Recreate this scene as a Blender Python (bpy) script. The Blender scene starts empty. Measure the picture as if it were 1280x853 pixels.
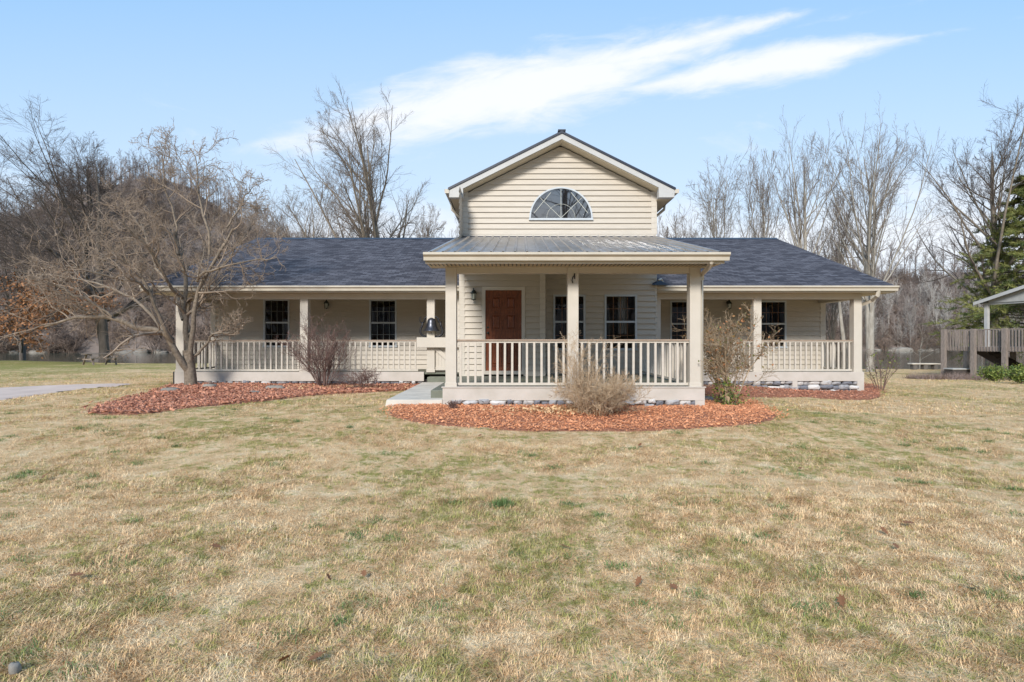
import bpy, math
import numpy as np
from mathutils import Vector, noise
R=math.radians
S=bpy.context.scene
col=S.collection
E=1.6            # eye height above the lawn under the camera
F=711.0          # focal length in photo pixels (20 mm on 36 mm)
rng=np.random.default_rng(7)

# ------------------------------------------------------------------ helpers
def X(px,D): return (px-640)/F*D
def Z(py,D): return E+(426.5-py)/F*D
WL={}
def tag(o,label=None,cat=None,group=None,kind=None):
    if label: o['label']=label
    if cat: o['category']=cat
    if group: o['group']=group
    if kind: o['kind']=kind
    return o
def empty(name,loc,label,cat,group=None):
    o=bpy.data.objects.new(name,None); col.objects.link(o); o.location=loc; o.empty_display_size=.2
    WL[o.name]=Vector(loc); return tag(o,label,cat,group)
def _link(name,me,mat,parent,label):
    o=bpy.data.objects.new(name,me); col.objects.link(o)
    if mat: me.materials.append(mat)
    if parent is not None:
        o.parent=parent; WL[o.name]=WL[parent.name]
    else: WL[o.name]=Vector((0,0,0))
    if label: o['label']=label
    return o
def nmesh(name,V,Fc,mat,parent=None,rnd=None,smooth=False,label=None,uv=None,org=None):
    """mesh from numpy arrays; Fc is (M,3) or (M,4), or a list of such arrays"""
    V=np.asarray(V,dtype=np.float64).reshape(-1,3).copy()
    off=WL[parent.name] if parent is not None else (Vector(org) if org is not None else None)
    if off is not None: V-=np.array(off)
    Fl=Fc if isinstance(Fc,list) else [Fc]
    Fl=[f for f in Fl if len(f)]
    me=bpy.data.meshes.new(name)
    me.vertices.add(len(V)); me.vertices.foreach_set('co',V.astype(np.float32).ravel())
    idx=np.concatenate([f.ravel() for f in Fl]); tot=np.concatenate([np.full(len(f),f.shape[1]) for f in Fl])
    st=np.concatenate([[0],np.cumsum(tot)[:-1]])
    me.loops.add(len(idx)); me.loops.foreach_set('vertex_index',idx.astype(np.int32))
    me.polygons.add(len(tot)); me.polygons.foreach_set('loop_start',st.astype(np.int32)); me.polygons.foreach_set('loop_total',tot.astype(np.int32))
    if smooth: me.polygons.foreach_set('use_smooth',np.ones(len(tot),dtype=bool))
    me.update(calc_edges=True); me.validate()
    if rnd is not None:
        a=me.attributes.new('rnd','FLOAT','POINT'); a.data.foreach_set('value',np.asarray(rnd,dtype=np.float32))
    o=_link(name,me,mat,parent,label)
    if org is not None and parent is None: o.location=org; WL[o.name]=Vector(org)
    return o
class MB:
    def __init__(s): s.v=[]; s.f=[]; s.uv=[]
    def face(s,pts,uv=None):
        n=len(s.v); s.v+= [tuple(p) for p in pts]; s.f.append(tuple(range(n,n+len(pts))))
        s.uv+= uv if uv else [(0,0)]*len(pts)
        return s
    def hexa(s,a,b):
        """a,b: matching quads (bottom, top)"""
        n=len(s.v); s.v+=[tuple(p) for p in a]+[tuple(p) for p in b]; s.uv+=[(0,0)]*8
        for q in ((3,2,1,0),(4,5,6,7),(0,1,5,4),(1,2,6,5),(2,3,7,6),(3,0,4,7)): s.f.append(tuple(n+i for i in q))
        return s
    def box(s,x0,x1,y0,y1,z0,z1):
        return s.hexa([(x0,y0,z0),(x1,y0,z0),(x1,y1,z0),(x0,y1,z0)],[(x0,y0,z1),(x1,y0,z1),(x1,y1,z1),(x0,y1,z1)])
    def bar(s,p,q,w,h,up=(0,0,1)):
        p=Vector(p);q=Vector(q);d=(q-p).normalized();u=Vector(up)
        sd=d.cross(u).normalized();u=sd.cross(d).normalized();sd*=w/2;u=u*(h/2)
        return s.hexa([p-sd-u,p+sd-u,q+sd-u,q-sd-u],[p-sd+u,p+sd+u,q+sd+u,q-sd+u])
    def tube(s,pts,r,n=8,cap=True):
        pts=[Vector(p) for p in pts]; rr=r if isinstance(r,(list,tuple)) else [r]*len(pts)
        base=len(s.v); ref=None
        for i,p in enumerate(pts):
            d=(pts[min(i+1,len(pts)-1)]-pts[max(i-1,0)]).normalized()
            if ref is None: ref=d.orthogonal().normalized()
            ref=(ref-d*ref.dot(d)).normalized(); b=d.cross(ref)
            for k in range(n):
                a=2*math.pi*(k+.5)/n; s.v.append(tuple(p+(ref*math.cos(a)+b*math.sin(a))*rr[i])); s.uv.append((0,0))
        for i in range(len(pts)-1):
            for k in range(n):
                k2=(k+1)%n; s.f.append((base+i*n+k,base+i*n+k2,base+(i+1)*n+k2,base+(i+1)*n+k))
        if cap:
            s.f.append(tuple(base+k for k in range(n))[::-1]); s.f.append(tuple(base+(len(pts)-1)*n+k for k in range(n)))
        return s
    def lathe(s,c,prof,n=24):
        base=len(s.v)
        for (r,z) in prof:
            for k in range(n):
                a=2*math.pi*k/n; s.v.append((c[0]+r*math.cos(a),c[1]+r*math.sin(a),c[2]+z)); s.uv.append((0,0))
        for i in range(len(prof)-1):
            for k in range(n):
                k2=(k+1)%n; s.f.append((base+i*n+k,base+i*n+k2,base+(i+1)*n+k2,base+(i+1)*n+k))
        return s
    def build(s,name,mat,parent=None,label=None,smooth=False,bevel=0,org=None):
        off=WL[parent.name] if parent is not None else (Vector(org) if org is not None else Vector((0,0,0)))
        me=bpy.data.meshes.new(name)
        me.from_pydata([(v[0]-off.x,v[1]-off.y,v[2]-off.z) for v in s.v],[],s.f); me.update()
        l=me.uv_layers.new(name='UV')
        for lp in me.loops: l.data[lp.index].uv=s.uv[lp.vertex_index]
        if smooth:
            for p in me.polygons: p.use_smooth=True
        o=_link(name,me,mat,parent,label)
        if org is not None and parent is None: o.location=org; WL[o.name]=Vector(org)
        if bevel:
            b=o.modifiers.new('bevel','BEVEL'); b.width=bevel; b.segments=2; b.limit_method='ANGLE'
        return o

# ------------------------------------------------------------------ materials
def newmat(name):
    m=bpy.data.materials.new(name); m.use_nodes=True; nt=m.node_tree
    return m,nt,nt.nodes['Principled BSDF']
def NN(nt,t,**k):
    n=nt.nodes.new(t)
    for a,b in k.items(): setattr(n,a,b)
    return n
def ramp(nt,fac,stops):
    r=NN(nt,'ShaderNodeValToRGB'); cr=r.color_ramp
    while len(cr.elements)<len(stops): cr.elements.new(.5)
    for e,(p,c) in zip(cr.elements,stops): e.position=p; e.color=(*c,1) if len(c)==3 else c
    nt.links.new(fac,r.inputs['Fac']); return r.outputs['Color']
def noise_n(nt,scale,detail=4,rough=.55,vec=None,dist=0):
    n=NN(nt,'ShaderNodeTexNoise'); n.inputs['Scale'].default_value=scale; n.inputs['Detail'].default_value=detail
    n.inputs['Roughness'].default_value=rough; n.inputs['Distortion'].default_value=dist
    if vec is not None: nt.links.new(vec,n.inputs['Vector'])
    return n.outputs['Fac']
def posn(nt): return NN(nt,'ShaderNodeNewGeometry').outputs['Position']
def mapped(nt,vec,sc):
    m=NN(nt,'ShaderNodeMapping'); m.inputs['Scale'].default_value=sc; nt.links.new(vec,m.inputs['Vector']); return m.outputs['Vector']
def mixc(nt,fac,a,b,mode='MIX'):
    m=NN(nt,'ShaderNodeMix',data_type='RGBA',blend_type=mode)
    for s,v in (('Factor',fac),('A',a),('B',b)):
        i=[q for q in m.inputs if q.name==s and (q.type=='RGBA' if s!='Factor' else q.type=='VALUE')][0]
        if hasattr(v,'links'): nt.links.new(v,i)
        else: i.default_value=v if s=='Factor' else (*v,1)
    return [q for q in m.outputs if q.type=='RGBA'][0]
def mth(nt,op,a,b=None,c=None,clamp=False):
    m=NN(nt,'ShaderNodeMath',operation=op,use_clamp=clamp)
    for i,v in enumerate((a,b,c)):
        if v is None: continue
        if hasattr(v,'links'): nt.links.new(v,m.inputs[i])
        else: m.inputs[i].default_value=v
    return m.outputs[0]
def bumpit(nt,b,h,st,dist=.01):
    n=NN(nt,'ShaderNodeBump'); n.inputs['Strength'].default_value=st; n.inputs['Distance'].default_value=dist
    nt.links.new(h,n.inputs['Height']); nt.links.new(n.outputs['Normal'],b.inputs['Normal'])
def mat(name,c,c2=None,scale=6,rough=.6,metal=0,bump=0,bscale=60,stretch=None,spec=.4,fine=0,attr=False):
    m,nt,b=newmat(name)
    c2=c2 or tuple(v*.82 for v in c)
    p=posn(nt)
    if stretch: p=mapped(nt,p,stretch)
    f=noise_n(nt,scale,5,.6,p)
    if attr:
        a=NN(nt,'ShaderNodeAttribute',attribute_name='rnd').outputs['Fac']; f=mth(nt,'ADD',mth(nt,'MULTIPLY',f,.4),mth(nt,'MULTIPLY',a,.65))
    cc=ramp(nt,f,[(.3,c2),(.72,c)])
    nt.links.new(cc,b.inputs['Base Color'])
    b.inputs['Roughness'].default_value=rough; b.inputs['Metallic'].default_value=metal; b.inputs['Specular IOR Level'].default_value=spec
    if bump: bumpit(nt,b,noise_n(nt,bscale,4,.6,p),bump)
    return m
M={}
M['siding']=mat('cream siding',(.50,.445,.37),(.45,.40,.33),3,.5,bump=.08,bscale=30,stretch=(1,1,6))
M['trim']=mat('cream painted trim',(.56,.51,.44),(.50,.455,.385),2.5,.5,bump=.05)
M['skirt']=mat('pale painted boards',(.55,.50,.45),(.44,.40,.345),2.2,.6,bump=.08)
M['rail']=mat('painted railing',(.57,.52,.45),(.49,.44,.37),7,.5)
M['cap']=mat('worn rail cap',(.40,.31,.24),(.30,.22,.16),9,.6)
M['fascia']=mat('white fascia',(.47,.465,.45),(.41,.405,.39),3,.45)
M['gutter']=mat('cream gutter',(.53,.48,.40),(.46,.415,.34),4,.35)
M['soffit']=mat('tan soffit',(.52,.44,.31),(.46,.385,.26),4,.6)
M['floor']=mat('grey green porch paint',(.17,.18,.135),(.12,.125,.095),4,.55,bump=.1)
M['darkroof']=mat('dark metal roofing',(.022,.027,.045),None,6,.35,spec=.5)
M['iron']=mat('black cast iron',(.035,.036,.042),(.02,.02,.022),20,.42,metal=.3,bump=.2)
M['bellmetal']=mat('grey painted bell',(.10,.105,.125),(.05,.052,.062),14,.34,metal=.7,bump=.1)
M['lampmetal']=mat('aged bronze',(.05,.06,.05),None,30,.45,metal=.5)
M['framewhite']=mat('window vinyl',(.50,.53,.55),(.43,.46,.48),8,.4)
M['muntinorange']=mat('wood muntin',(.70,.36,.17),(.5,.25,.12),30,.5)
M['muntinwhite']=mat('pale muntin',(.55,.55,.48),None,30,.5)
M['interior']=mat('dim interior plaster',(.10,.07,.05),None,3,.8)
M['concrete']=mat('pale concrete',(.66,.61,.53),(.47,.43,.37),2.4,.8,bump=.25,bscale=120)
M['driveway']=mat('pinkish concrete drive',(.62,.49,.41),(.50,.39,.33),1.6,.85,bump=.2,bscale=80)
M['wood']=mat('weathered deck wood',(.30,.25,.22),(.16,.135,.115),8,.8,bump=.3,bscale=40,stretch=(3,3,.6))
M['wood2']=mat('grey picnic wood',(.30,.24,.19),(.17,.13,.10),9,.8,bump=.3)
M['darkwood']=mat('dark stair wood',(.06,.05,.045),None,8,.8)
M['dock']=mat('grey metal siding',(.42,.42,.40),None,6,.5)
M['rock']=mat('field stone',(.26,.235,.20),(.12,.11,.10),6,.85,bump=.6,bscale=20,attr=True)
M['founda']=mat('foundation stone',(.58,.56,.54),(.17,.175,.20),9,.85,bump=.7,bscale=30,attr=True)
M['mortar']=mat('dark mortar',(.10,.095,.09),None,9,.95)
M['bark']=mat('grey bark',(.30,.255,.20),(.15,.12,.09),9,.9,bump=.8,bscale=35,stretch=(1,1,.35))
M['barkpale']=mat('pale grey bark',(.42,.39,.34),(.24,.215,.18),5,.9,bump=.5,bscale=30,stretch=(1,1,.4))
M['barkdark']=mat('dark bark',(.15,.125,.105),(.08,.066,.055),5,.9,bump=.8,bscale=20,stretch=(1,1,.3))
M['twig']=mat('tan twigs',(.39,.30,.225),(.20,.15,.105),4,.9)
M['twigdark']=mat('dark twigs',(.13,.10,.085),(.08,.062,.052),3,.9)
M['twiggrey']=mat('grey brown twigs',(.24,.195,.16),(.14,.113,.093),3,.9)
M['twigpurple']=mat('purple brown twigs',(.22,.135,.11),(.12,.075,.065),12,.8)
M['twigstraw']=mat('straw twigs',(.62,.47,.31),(.36,.25,.155),10,.9)
M['twigpale']=mat('pale shrub twigs',(.48,.37,.25),(.25,.17,.10),10,.9)
M['moss']=mat('lichened bark',(.29,.235,.18),(.13,.10,.07),14,.9,bump=.8,bscale=35)
M['leafdead']=mat('dead oak leaves',(.36,.17,.075),(.20,.09,.04),3,.8,attr=True)
M['leafred']=mat('russet leaves',(.30,.13,.05),(.12,.13,.04),8,.7,attr=True)
M['leafgreen']=mat('yellow green shrub leaves',(.22,.25,.05),(.05,.10,.02),8,.6,attr=True)
M['needle']=mat('olive needles',(.27,.27,.075),(.065,.10,.03),1.6,.7,attr=True)
M['mulchL']=mat('red mulch chips',(.60,.28,.175),(.28,.11,.07),8,.9,attr=True)
M['mulchR']=mat('orange mulch chips',(.85,.40,.21),(.50,.20,.095),8,.9,attr=True)
M['mulchbase']=mat('mulch under layer',(.42,.18,.10),(.22,.09,.05),25,.95,bump=.8,bscale=90)
M['kayak']=mat('faded red plastic',(.55,.08,.05),None,8,.4)
M['straw']=mat('dead weed stems',(.30,.22,.18),(.18,.13,.11),8,.9)

def glassmat(name,tint,refl=.0):
    m,nt,b=newmat(name); nt.nodes.remove(b); out=nt.nodes['Material Output']
    tr=NN(nt,'ShaderNodeBsdfTransparent'); tr.inputs['Color'].default_value=(tint,tint,tint,1)
    gl=NN(nt,'ShaderNodeBsdfGlossy'); gl.inputs['Roughness'].default_value=.015; gl.inputs['Color'].default_value=(.9,.93,.95,1)
    lw=NN(nt,'ShaderNodeFresnel'); lw.inputs['IOR'].default_value=1.5
    f=mth(nt,'ADD',lw.outputs[0],refl,clamp=True)
    g=NN(nt,'ShaderNodeBump'); g.inputs['Strength'].default_value=.05; g.inputs['Distance'].default_value=.02
    nt.links.new(noise_n(nt,1.5,1,.5,posn(nt)),g.inputs['Height']); nt.links.new(g.outputs[0],gl.inputs['Normal'])
    mx=NN(nt,'ShaderNodeMixShader'); nt.links.new(f,mx.inputs[0]); nt.links.new(tr.outputs[0],mx.inputs[1]); nt.links.new(gl.outputs[0],mx.inputs[2])
    nt.links.new(mx.outputs[0],out.inputs['Surface']); return m
M['glass']=glassmat('window glass',.85,-.01)
M['archglass']=mat('dark upper glass',(.012,.013,.016),None,3,.02,spec=1.0)
M['archglass'].node_tree.nodes['Principled BSDF'].inputs['IOR'].default_value=2.0
M['lampglass']=mat('lantern glass',(.55,.58,.50),None,3,.1,spec=.8)
M['shade']=mat('white glass lamp shade',(.8,.78,.72),None,3,.3)
M['curtain']=mat('pale curtain',(.55,.54,.50),None,3,.9)

def shingle_mat():
    m,nt,b=newmat('blue grey shingles')
    uv=NN(nt,'ShaderNodeUVMap').outputs[0]
    br=NN(nt,'ShaderNodeTexBrick'); nt.links.new(uv,br.inputs['Vector'])
    br.inputs['Color1'].default_value=(.052,.050,.060,1); br.inputs['Color2'].default_value=(.145,.142,.16,1); br.inputs['Mortar'].default_value=(.018,.018,.024,1)
    br.inputs['Scale'].default_value=1; br.inputs['Brick Width'].default_value=.27; br.inputs['Row Height'].default_value=.142; br.inputs['Mortar Size'].default_value=.008
    br.inputs['Bias'].default_value=-.1
    n=noise_n(nt,2.2,5,.65,mapped(nt,uv,(1,2.5,1)))
    c=mixc(nt,1.0,br.outputs['Color'],ramp(nt,n,[(.3,(.88,.88,.89)),(.7,(1.14,1.14,1.15))]),'MULTIPLY')
    g=noise_n(nt,160,2,.7,uv); c=mixc(nt,1.0,c,ramp(nt,g,[(.3,(.7,.7,.7)),(.7,(1.25,1.25,1.25))]),'MULTIPLY')
    nt.links.new(c,b.inputs['Base Color']); b.inputs['Roughness'].default_value=.85; b.inputs['Specular IOR Level'].default_value=.25
    bumpit(nt,b,g,.5,.004); return m
M['shingle']=shingle_mat()
def metal_mat():
    m,nt,b=newmat('galvanised ribbed metal')
    p=posn(nt); n=noise_n(nt,3,5,.7,mapped(nt,p,(1,.35,1)))
    c=ramp(nt,n,[(.35,(.30,.29,.28)),(.65,(.50,.50,.52))])
    nt.links.new(c,b.inputs['Base Color']); b.inputs['Metallic'].default_value=.95
    nt.links.new(mth(nt,'MULTIPLY_ADD',n,.12,.28),b.inputs['Roughness']); return m
M['metal']=metal_mat()
def door_mat():
    m,nt,b=newmat('red stained wood')
    p=posn(nt); n=noise_n(nt,9,6,.65,mapped(nt,p,(4,4,.5)),1.5)
    nt.links.new(ramp(nt,n,[(.3,(.06,.014,.005)),(.5,(.17,.042,.014)),(.75,(.28,.085,.03))]),b.inputs['Base Color'])
    b.inputs['Roughness'].default_value=.35; return m
M['door']=door_mat()

def lawn_color(nt,rnd=None):
    p=posn(nt); w=mapped(nt,p,(1,1,0))
    big=noise_n(nt,.30,3,.6,w,.4); mid=noise_n(nt,1.9,5,.7,w,1.0); sm=noise_n(nt,8,4,.75,w,.5); fine=noise_n(nt,45,3,.8,w)
    g=mth(nt,'ADD',mth(nt,'MULTIPLY',big,.28),mth(nt,'MULTIPLY',mid,.40)); g=mth(nt,'ADD',g,mth(nt,'MULTIPLY',sm,.40))
    if rnd is not None: g=mth(nt,'ADD',g,mth(nt,'MULTIPLY',mth(nt,'SUBTRACT',rnd,.5),.16))
    else: g=mth(nt,'ADD',g,mth(nt,'MULTIPLY',mth(nt,'SUBTRACT',fine,.5),.25))
    # the lawn is greener on the left beyond the drive
    sx=NN(nt,'ShaderNodeSeparateXYZ'); nt.links.new(p,sx.inputs[0])
    ll=mth(nt,'MULTIPLY',mth(nt,'MULTIPLY_ADD',sx.outputs[0],-.05,-.55,clamp=True),mth(nt,'MULTIPLY_ADD',sx.outputs[1],.08,-1.4,clamp=True))
    g=mth(nt,'ADD',g,mth(nt,'MULTIPLY',ll,.10))
    tan=ramp(nt,noise_n(nt,3.1,4,.7,w),[(.3,(.53,.33,.165)),(.5,(.74,.51,.285)),(.7,(.84,.66,.42))])
    grn=ramp(nt,mid,[(.3,(.17,.19,.045)),(.7,(.34,.31,.09))])
    k=ramp(nt,g,[(.548,(0,0,0)),(.610,(.92,.92,.92))])
    kk=NN(nt,'ShaderNodeRGBToBW'); nt.links.new(k,kk.inputs[0])
    return mixc(nt,kk.outputs[0],tan,grn),fine,sm
def lawn_mat():
    m,nt,b=newmat('dormant lawn')
    c,fine,sm=lawn_color(nt)
    c=mixc(nt,1.0,c,ramp(nt,fine,[(.3,(.62,.58,.52)),(.6,(1.0,1.0,1.0))]),'MULTIPLY')
    nt.links.new(c,b.inputs['Base Color']); b.inputs['Roughness'].default_value=.95; b.inputs['Specular IOR Level'].default_value=.1
    bumpit(nt,b,mth(nt,'ADD',fine,sm),.8,.03); return m
def blade_mat():
    m,nt,b=newmat('grass blades')
    a=NN(nt,'ShaderNodeAttribute',attribute_name='rnd').outputs['Fac']
    c,fine,sm=lawn_color(nt,a)
    c=mixc(nt,1.0,c,ramp(nt,a,[(0,(.36,.31,.25)),(.36,(.95,.95,.95)),(1,(1.38,1.36,1.3))]),'MULTIPLY')
    nt.links.new(c,b.inputs['Base Color']); b.inputs['Roughness'].default_value=.8; b.inputs['Specular IOR Level'].default_value=.2
    return m
M['lawn']=lawn_mat(); M['blade']=blade_mat()
M['bladegreen']=mat('fresh green blades',(.17,.24,.07),(.10,.16,.045),8,.7)
M['hill']=mat('leaf litter hillside',(.24,.19,.16),(.13,.105,.09),.12,.95,bump=.6,bscale=.6)
M['forest']=mat('winter wood',(.33,.27,.235),(.15,.12,.105),.5,.95,attr=True)
M['forestpale']=mat('pale winter trunks',(.50,.46,.41),(.28,.25,.22),.5,.95,attr=True)
def water_mat():
    m,nt,b=newmat('lake water')
    b.inputs['Base Color'].default_value=(.045,.062,.042,1); b.inputs['Roughness'].default_value=.07; b.inputs['IOR'].default_value=1.33
    p=mapped(nt,posn(nt),(.35,1.0,1)); bumpit(nt,b,noise_n(nt,.9,3,.6,p),.25,.06); return m
M['water']=water_mat()

# ------------------------------------------------------------------ terrain
CP=np.array([(0,0,-1.6),(0,3,-1.6),(-5,3,-1.6),(5,3,-1.6),(0,6,-1.53),(-5,6,-1.5),(5,6,-1.55),(1,8.6,-1.40),(1,10.6,-1.23),(3.5,10.8,-1.24),(-1.2,10.8,-1.23),
 (-2.5,11,-1.25),(-5,12.5,-1.25),(-9.5,15.9,-1.25),(-4,15.9,-1.26),(-6.5,15.7,-1.25),(-8,14.3,-1.17),(-7.6,10.3,-1.27),(9.7,15.9,-1.43),(5,15.9,-1.27),(4.4,11.7,-1.34),(8,12,-1.45),(14,16,-1.6),
 (-13,15,-1.38),(-20,22,-1.45),(-30,35,-1.55),(-26,42,-1.66),(-40,44,-1.5),(-14,30,-1.5),(0,30,-1.6),(16,30,-1.75),(24,30,-1.85),(24,37,-1.93),(40,35,-2.0),(0,40,-1.8),
 (0,-20,-1.7),(-30,-10,-1.6),(30,-10,-1.7),(30,12,-1.75),(-30,10,-1.5),(60,20,-2.0),(-70,20,-1.6),(0,-80,-1.6),(0,20,-1.3)])
def gz(x,y):
    x=np.asarray(x,float); y=np.asarray(y,float)
    d2=(x[...,None]-CP[:,0])**2+(y[...,None]-CP[:,1])**2+1.2
    w=d2**-1.6
    z=(w*CP[:,2]).sum(-1)/w.sum(-1)
    edge=40.5-.075*np.clip(x,-60,60)+.5*np.sin(x*.3)
    t=np.clip((y-edge)/8,0,1); t=t*t*(3-2*t)
    return E+z*(1-t)+(-4.6)*t
def G(px,py):
    """ground point seen at photo pixel"""
    D=12.0
    for _ in range(40):
        z=float(gz((px-640)/F*D,D)); Dn=(E-z)*F/(py-426.5); D=.5*D+.5*min(Dn,80)
    x=(px-640)/F*D
    return np.array([x,D,float(gz(x,D))])
def lawn():
    def lines(a,f0,f1,b,st,big):
        l=list(np.arange(f0,f1+1e-6,st)); v=f0; s=st
        left=[]; 
        while v>a: s*=1.35; v-=min(s,big); left.append(max(v,a))
        v=f1; s=st; right=[]
        while v<b: s*=1.35; v+=min(s,big); right.append(min(v,b))
        return np.array(left[::-1]+l+right)
    xs=lines(-500,-16,16,500,.22,60); ys=lines(-500,1,20,75,.22,60)
    ys=np.unique(np.concatenate([ys,np.arange(30,60,1.0)]))
    gx,gy=np.meshgrid(xs,ys); g=gz(gx,gy)
    near=(np.abs(gx)<22)&(gy<26)&(gy>-5)
    bump=np.array([noise.noise(Vector((a*.9,b*.9,0)))*.018+noise.noise(Vector((a*3.1,b*3.1,4)))*.008 if n else 0 for a,b,n in zip(gx.ravel(),gy.ravel(),near.ravel())]).reshape(gx.shape)
    V=np.stack([gx,gy,g+bump],-1).reshape(-1,3)
    ny,nx=gx.shape; i=np.arange(ny-1)[:,None]*nx+np.arange(nx-1)[None]; Fq=np.stack([i,i+1,i+nx+1,i+nx],-1).reshape(-1,4)
    o=nmesh('lawn',V,Fq,M['lawn'],smooth=True); tag(o,kind='structure')
lawn()
mb=MB(); mb.face([(-900,25,E-3.35),(900,25,E-3.35),(900,900,E-3.35),(-900,900,E-3.35)])
tag(mb.build('lake_water',M['water']),kind='structure')

# hills on the far shore : silhouette given as elevation over bearing
HP=np.array([(-1400,330),(-600,300),(-200,285),(0,280),(60,254),(120,232),(190,222),(240,236),(285,264),(330,292),(380,316),(500,326),(700,332),(900,334),(1030,345),(1100,346),(1200,348),(1280,346),(1500,325),(2000,320),(3000,335)],float)
def hill_pt(px,v):
    """bearing px and 0..1 from shore to ridge"""
    shore=np.interp(px,[-1400,0,400,1000,3000],[158,160,168,198,205])
    depth=np.interp(px,[-1400,0,200,400,1000,3000],[75,85,95,80,72,72])
    D=shore+depth*v; ry=np.interp(px,HP[:,0],HP[:,1]); top=(426.5-ry)/F*(shore+depth)
    s=np.where(v<=1,np.clip(v,0,1)**.85,1-.9*(v-1)**1.5)
    z=E-3.9+(top+3.9)*s*1.0
    return (px-640)/F*D,D,z
def hills():
    px=np.linspace(-1400,3000,320); v=np.concatenate([[-.05],np.linspace(0,1,34),np.linspace(1.05,2,10)])
    P,Vv=np.meshgrid(px,v); x,y,z=hill_pt(P,Vv)
    n=np.array([noise.fractal(Vector((a*.03,b*.03,0)),1,2,4) for a,b in zip(x.ravel(),y.ravel())]).reshape(x.shape)
    z=z+n*2.2*np.clip(Vv*4,0,1)
    z[0]=E-5; x[0],y[0]=x[1]*.985,y[1]*.985
    ny,nx=x.shape; i=np.arange(ny-1)[:,None]*nx+np.arange(nx-1)[None]; Fq=np.stack([i,i+1,i+nx+1,i+nx],-1).reshape(-1,4)
    tag(nmesh('far_hills',np.stack([x,y,z],-1),Fq,M['hill'],smooth=True),kind='structure')
hills()

# ------------------------------------------------------------------ vectorised branching
def nrm(a): return a/np.maximum(np.linalg.norm(a,axis=-1,keepdims=True),1e-9)
def resample(pts,n):
    pts=np.asarray(pts,float); 
    if len(pts)<3: return np.stack([pts[0]+(pts[-1]-pts[0])*t for t in np.linspace(0,1,n)])
    d=np.concatenate([[0],np.cumsum(np.linalg.norm(np.diff(pts,axis=0),axis=1))]); t=np.linspace(0,d[-1],n)
    # Catmull-Rom through the points keeps hand placed limbs from kinking
    out=[]
    for tt in t:
        i=min(max(np.searchsorted(d,tt)-1,0),len(pts)-2); u=(tt-d[i])/(d[i+1]-d[i]); p1,p2=pts[i],pts[i+1]; p0=pts[i-1] if i else 2*p1-p2; p3=pts[i+2] if i+2<len(pts) else 2*p2-p1
        out.append(.5*((2*p1)+(-p0+p2)*u+(2*p0-5*p1+4*p2-p3)*u*u+(-p0+3*p1-3*p2+p3)*u**3))
    return np.array(out)
def grow(rg,P,Rr,nch,t0,t1,lf,ang,trop=.1,wig=.18,nseg=5,rf=.6,rend=.3,taper=.6,lmin=0,flat=0):
    K,n,_=P.shape
    L=np.linalg.norm(np.diff(P,axis=1),axis=2).sum(1)
    k=np.repeat(np.arange(K),nch); N=len(k)
    t=(np.tile(np.arange(nch),K)+rg.random(N))/nch*(t1-t0)+t0
    f=t*(n-1); i=np.minimum(f.astype(int),n-2); u=(f-i)[:,None]
    st=P[k,i]*(1-u)+P[k,i+1]*u; r=(Rr[k,i]*(1-u[:,0])+Rr[k,i+1]*u[:,0])
    d=nrm(P[k,i+1]-P[k,i])
    q=rg.normal(size=(N,3)); q[:,2]*=(1-flat); q=nrm(q-d*(q*d).sum(1,keepdims=True))
    a=R(ang)*(1+.35*rg.normal(size=N)); a=a[:,None]
    dr=nrm(d*np.cos(a)+q*np.sin(a))
    ln=np.maximum(L[k]*lf*(1-taper*t)*(.7+.6*rg.random(N)),lmin)
    r0=r*rf*(.7+.4*rg.random(N)); step=(ln/(nseg-1))[:,None]
    pts=[st]; cur=st; up=np.array([0,0,1.])
    for s in range(nseg-1):
        dr=nrm(dr+rg.normal(size=(N,3))*wig+up*trop); cur=cur+dr*step; pts.append(cur)
    PP=np.stack(pts,1); RR=r0[:,None]*np.linspace(1,rend,nseg)[None]
    return PP,RR
def tubes(groups):
    """groups: list of (P,R,sides) -> V,F"""
    Vs=[];Fs=[];o=0
    for P,Rr,sd in groups:
        K,n,_=P.shape
        if K==0: continue
        d=np.empty_like(P); d[:,1:-1]=P[:,2:]-P[:,:-2]; d[:,0]=P[:,1]-P[:,0]; d[:,-1]=P[:,-1]-P[:,-2]; d=nrm(d)
        ref=np.where(np.abs(d[:,:1,2:3])>.8,np.array([1.,0,0]),np.array([0,0,1.])); ref=np.broadcast_to(ref,P.shape)
        a=nrm(np.cross(d,ref)); b=np.cross(d,a)
        th=np.arange(sd)/sd*2*np.pi
        V=P[:,:,None]+(a[:,:,None]*np.cos(th)[None,None,:,None]+b[:,:,None]*np.sin(th)[None,None,:,None])*Rr[:,:,None,None]
        base=(np.arange(K)*n*sd)[:,None,None]+(np.arange(n-1)*sd)[None,:,None]+o
        s=np.arange(sd)[None,None]; s2=(s+1)%sd
        Fs.append(np.stack([base+s,base+s2,base+sd+s2,base+sd+s],-1).reshape(-1,4)); Vs.append(V.reshape(-1,3)); o+=K*n*sd
    return np.concatenate(Vs),np.concatenate(Fs)
def tree_mesh(root,low,high,mlow,mhigh,n2='crown'):
    V,Fq=tubes(low); nmesh('trunk',V,Fq,mlow,root,smooth=True)
    V,Fq=tubes(high); return nmesh(n2,V,Fq,mhigh,root)
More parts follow.
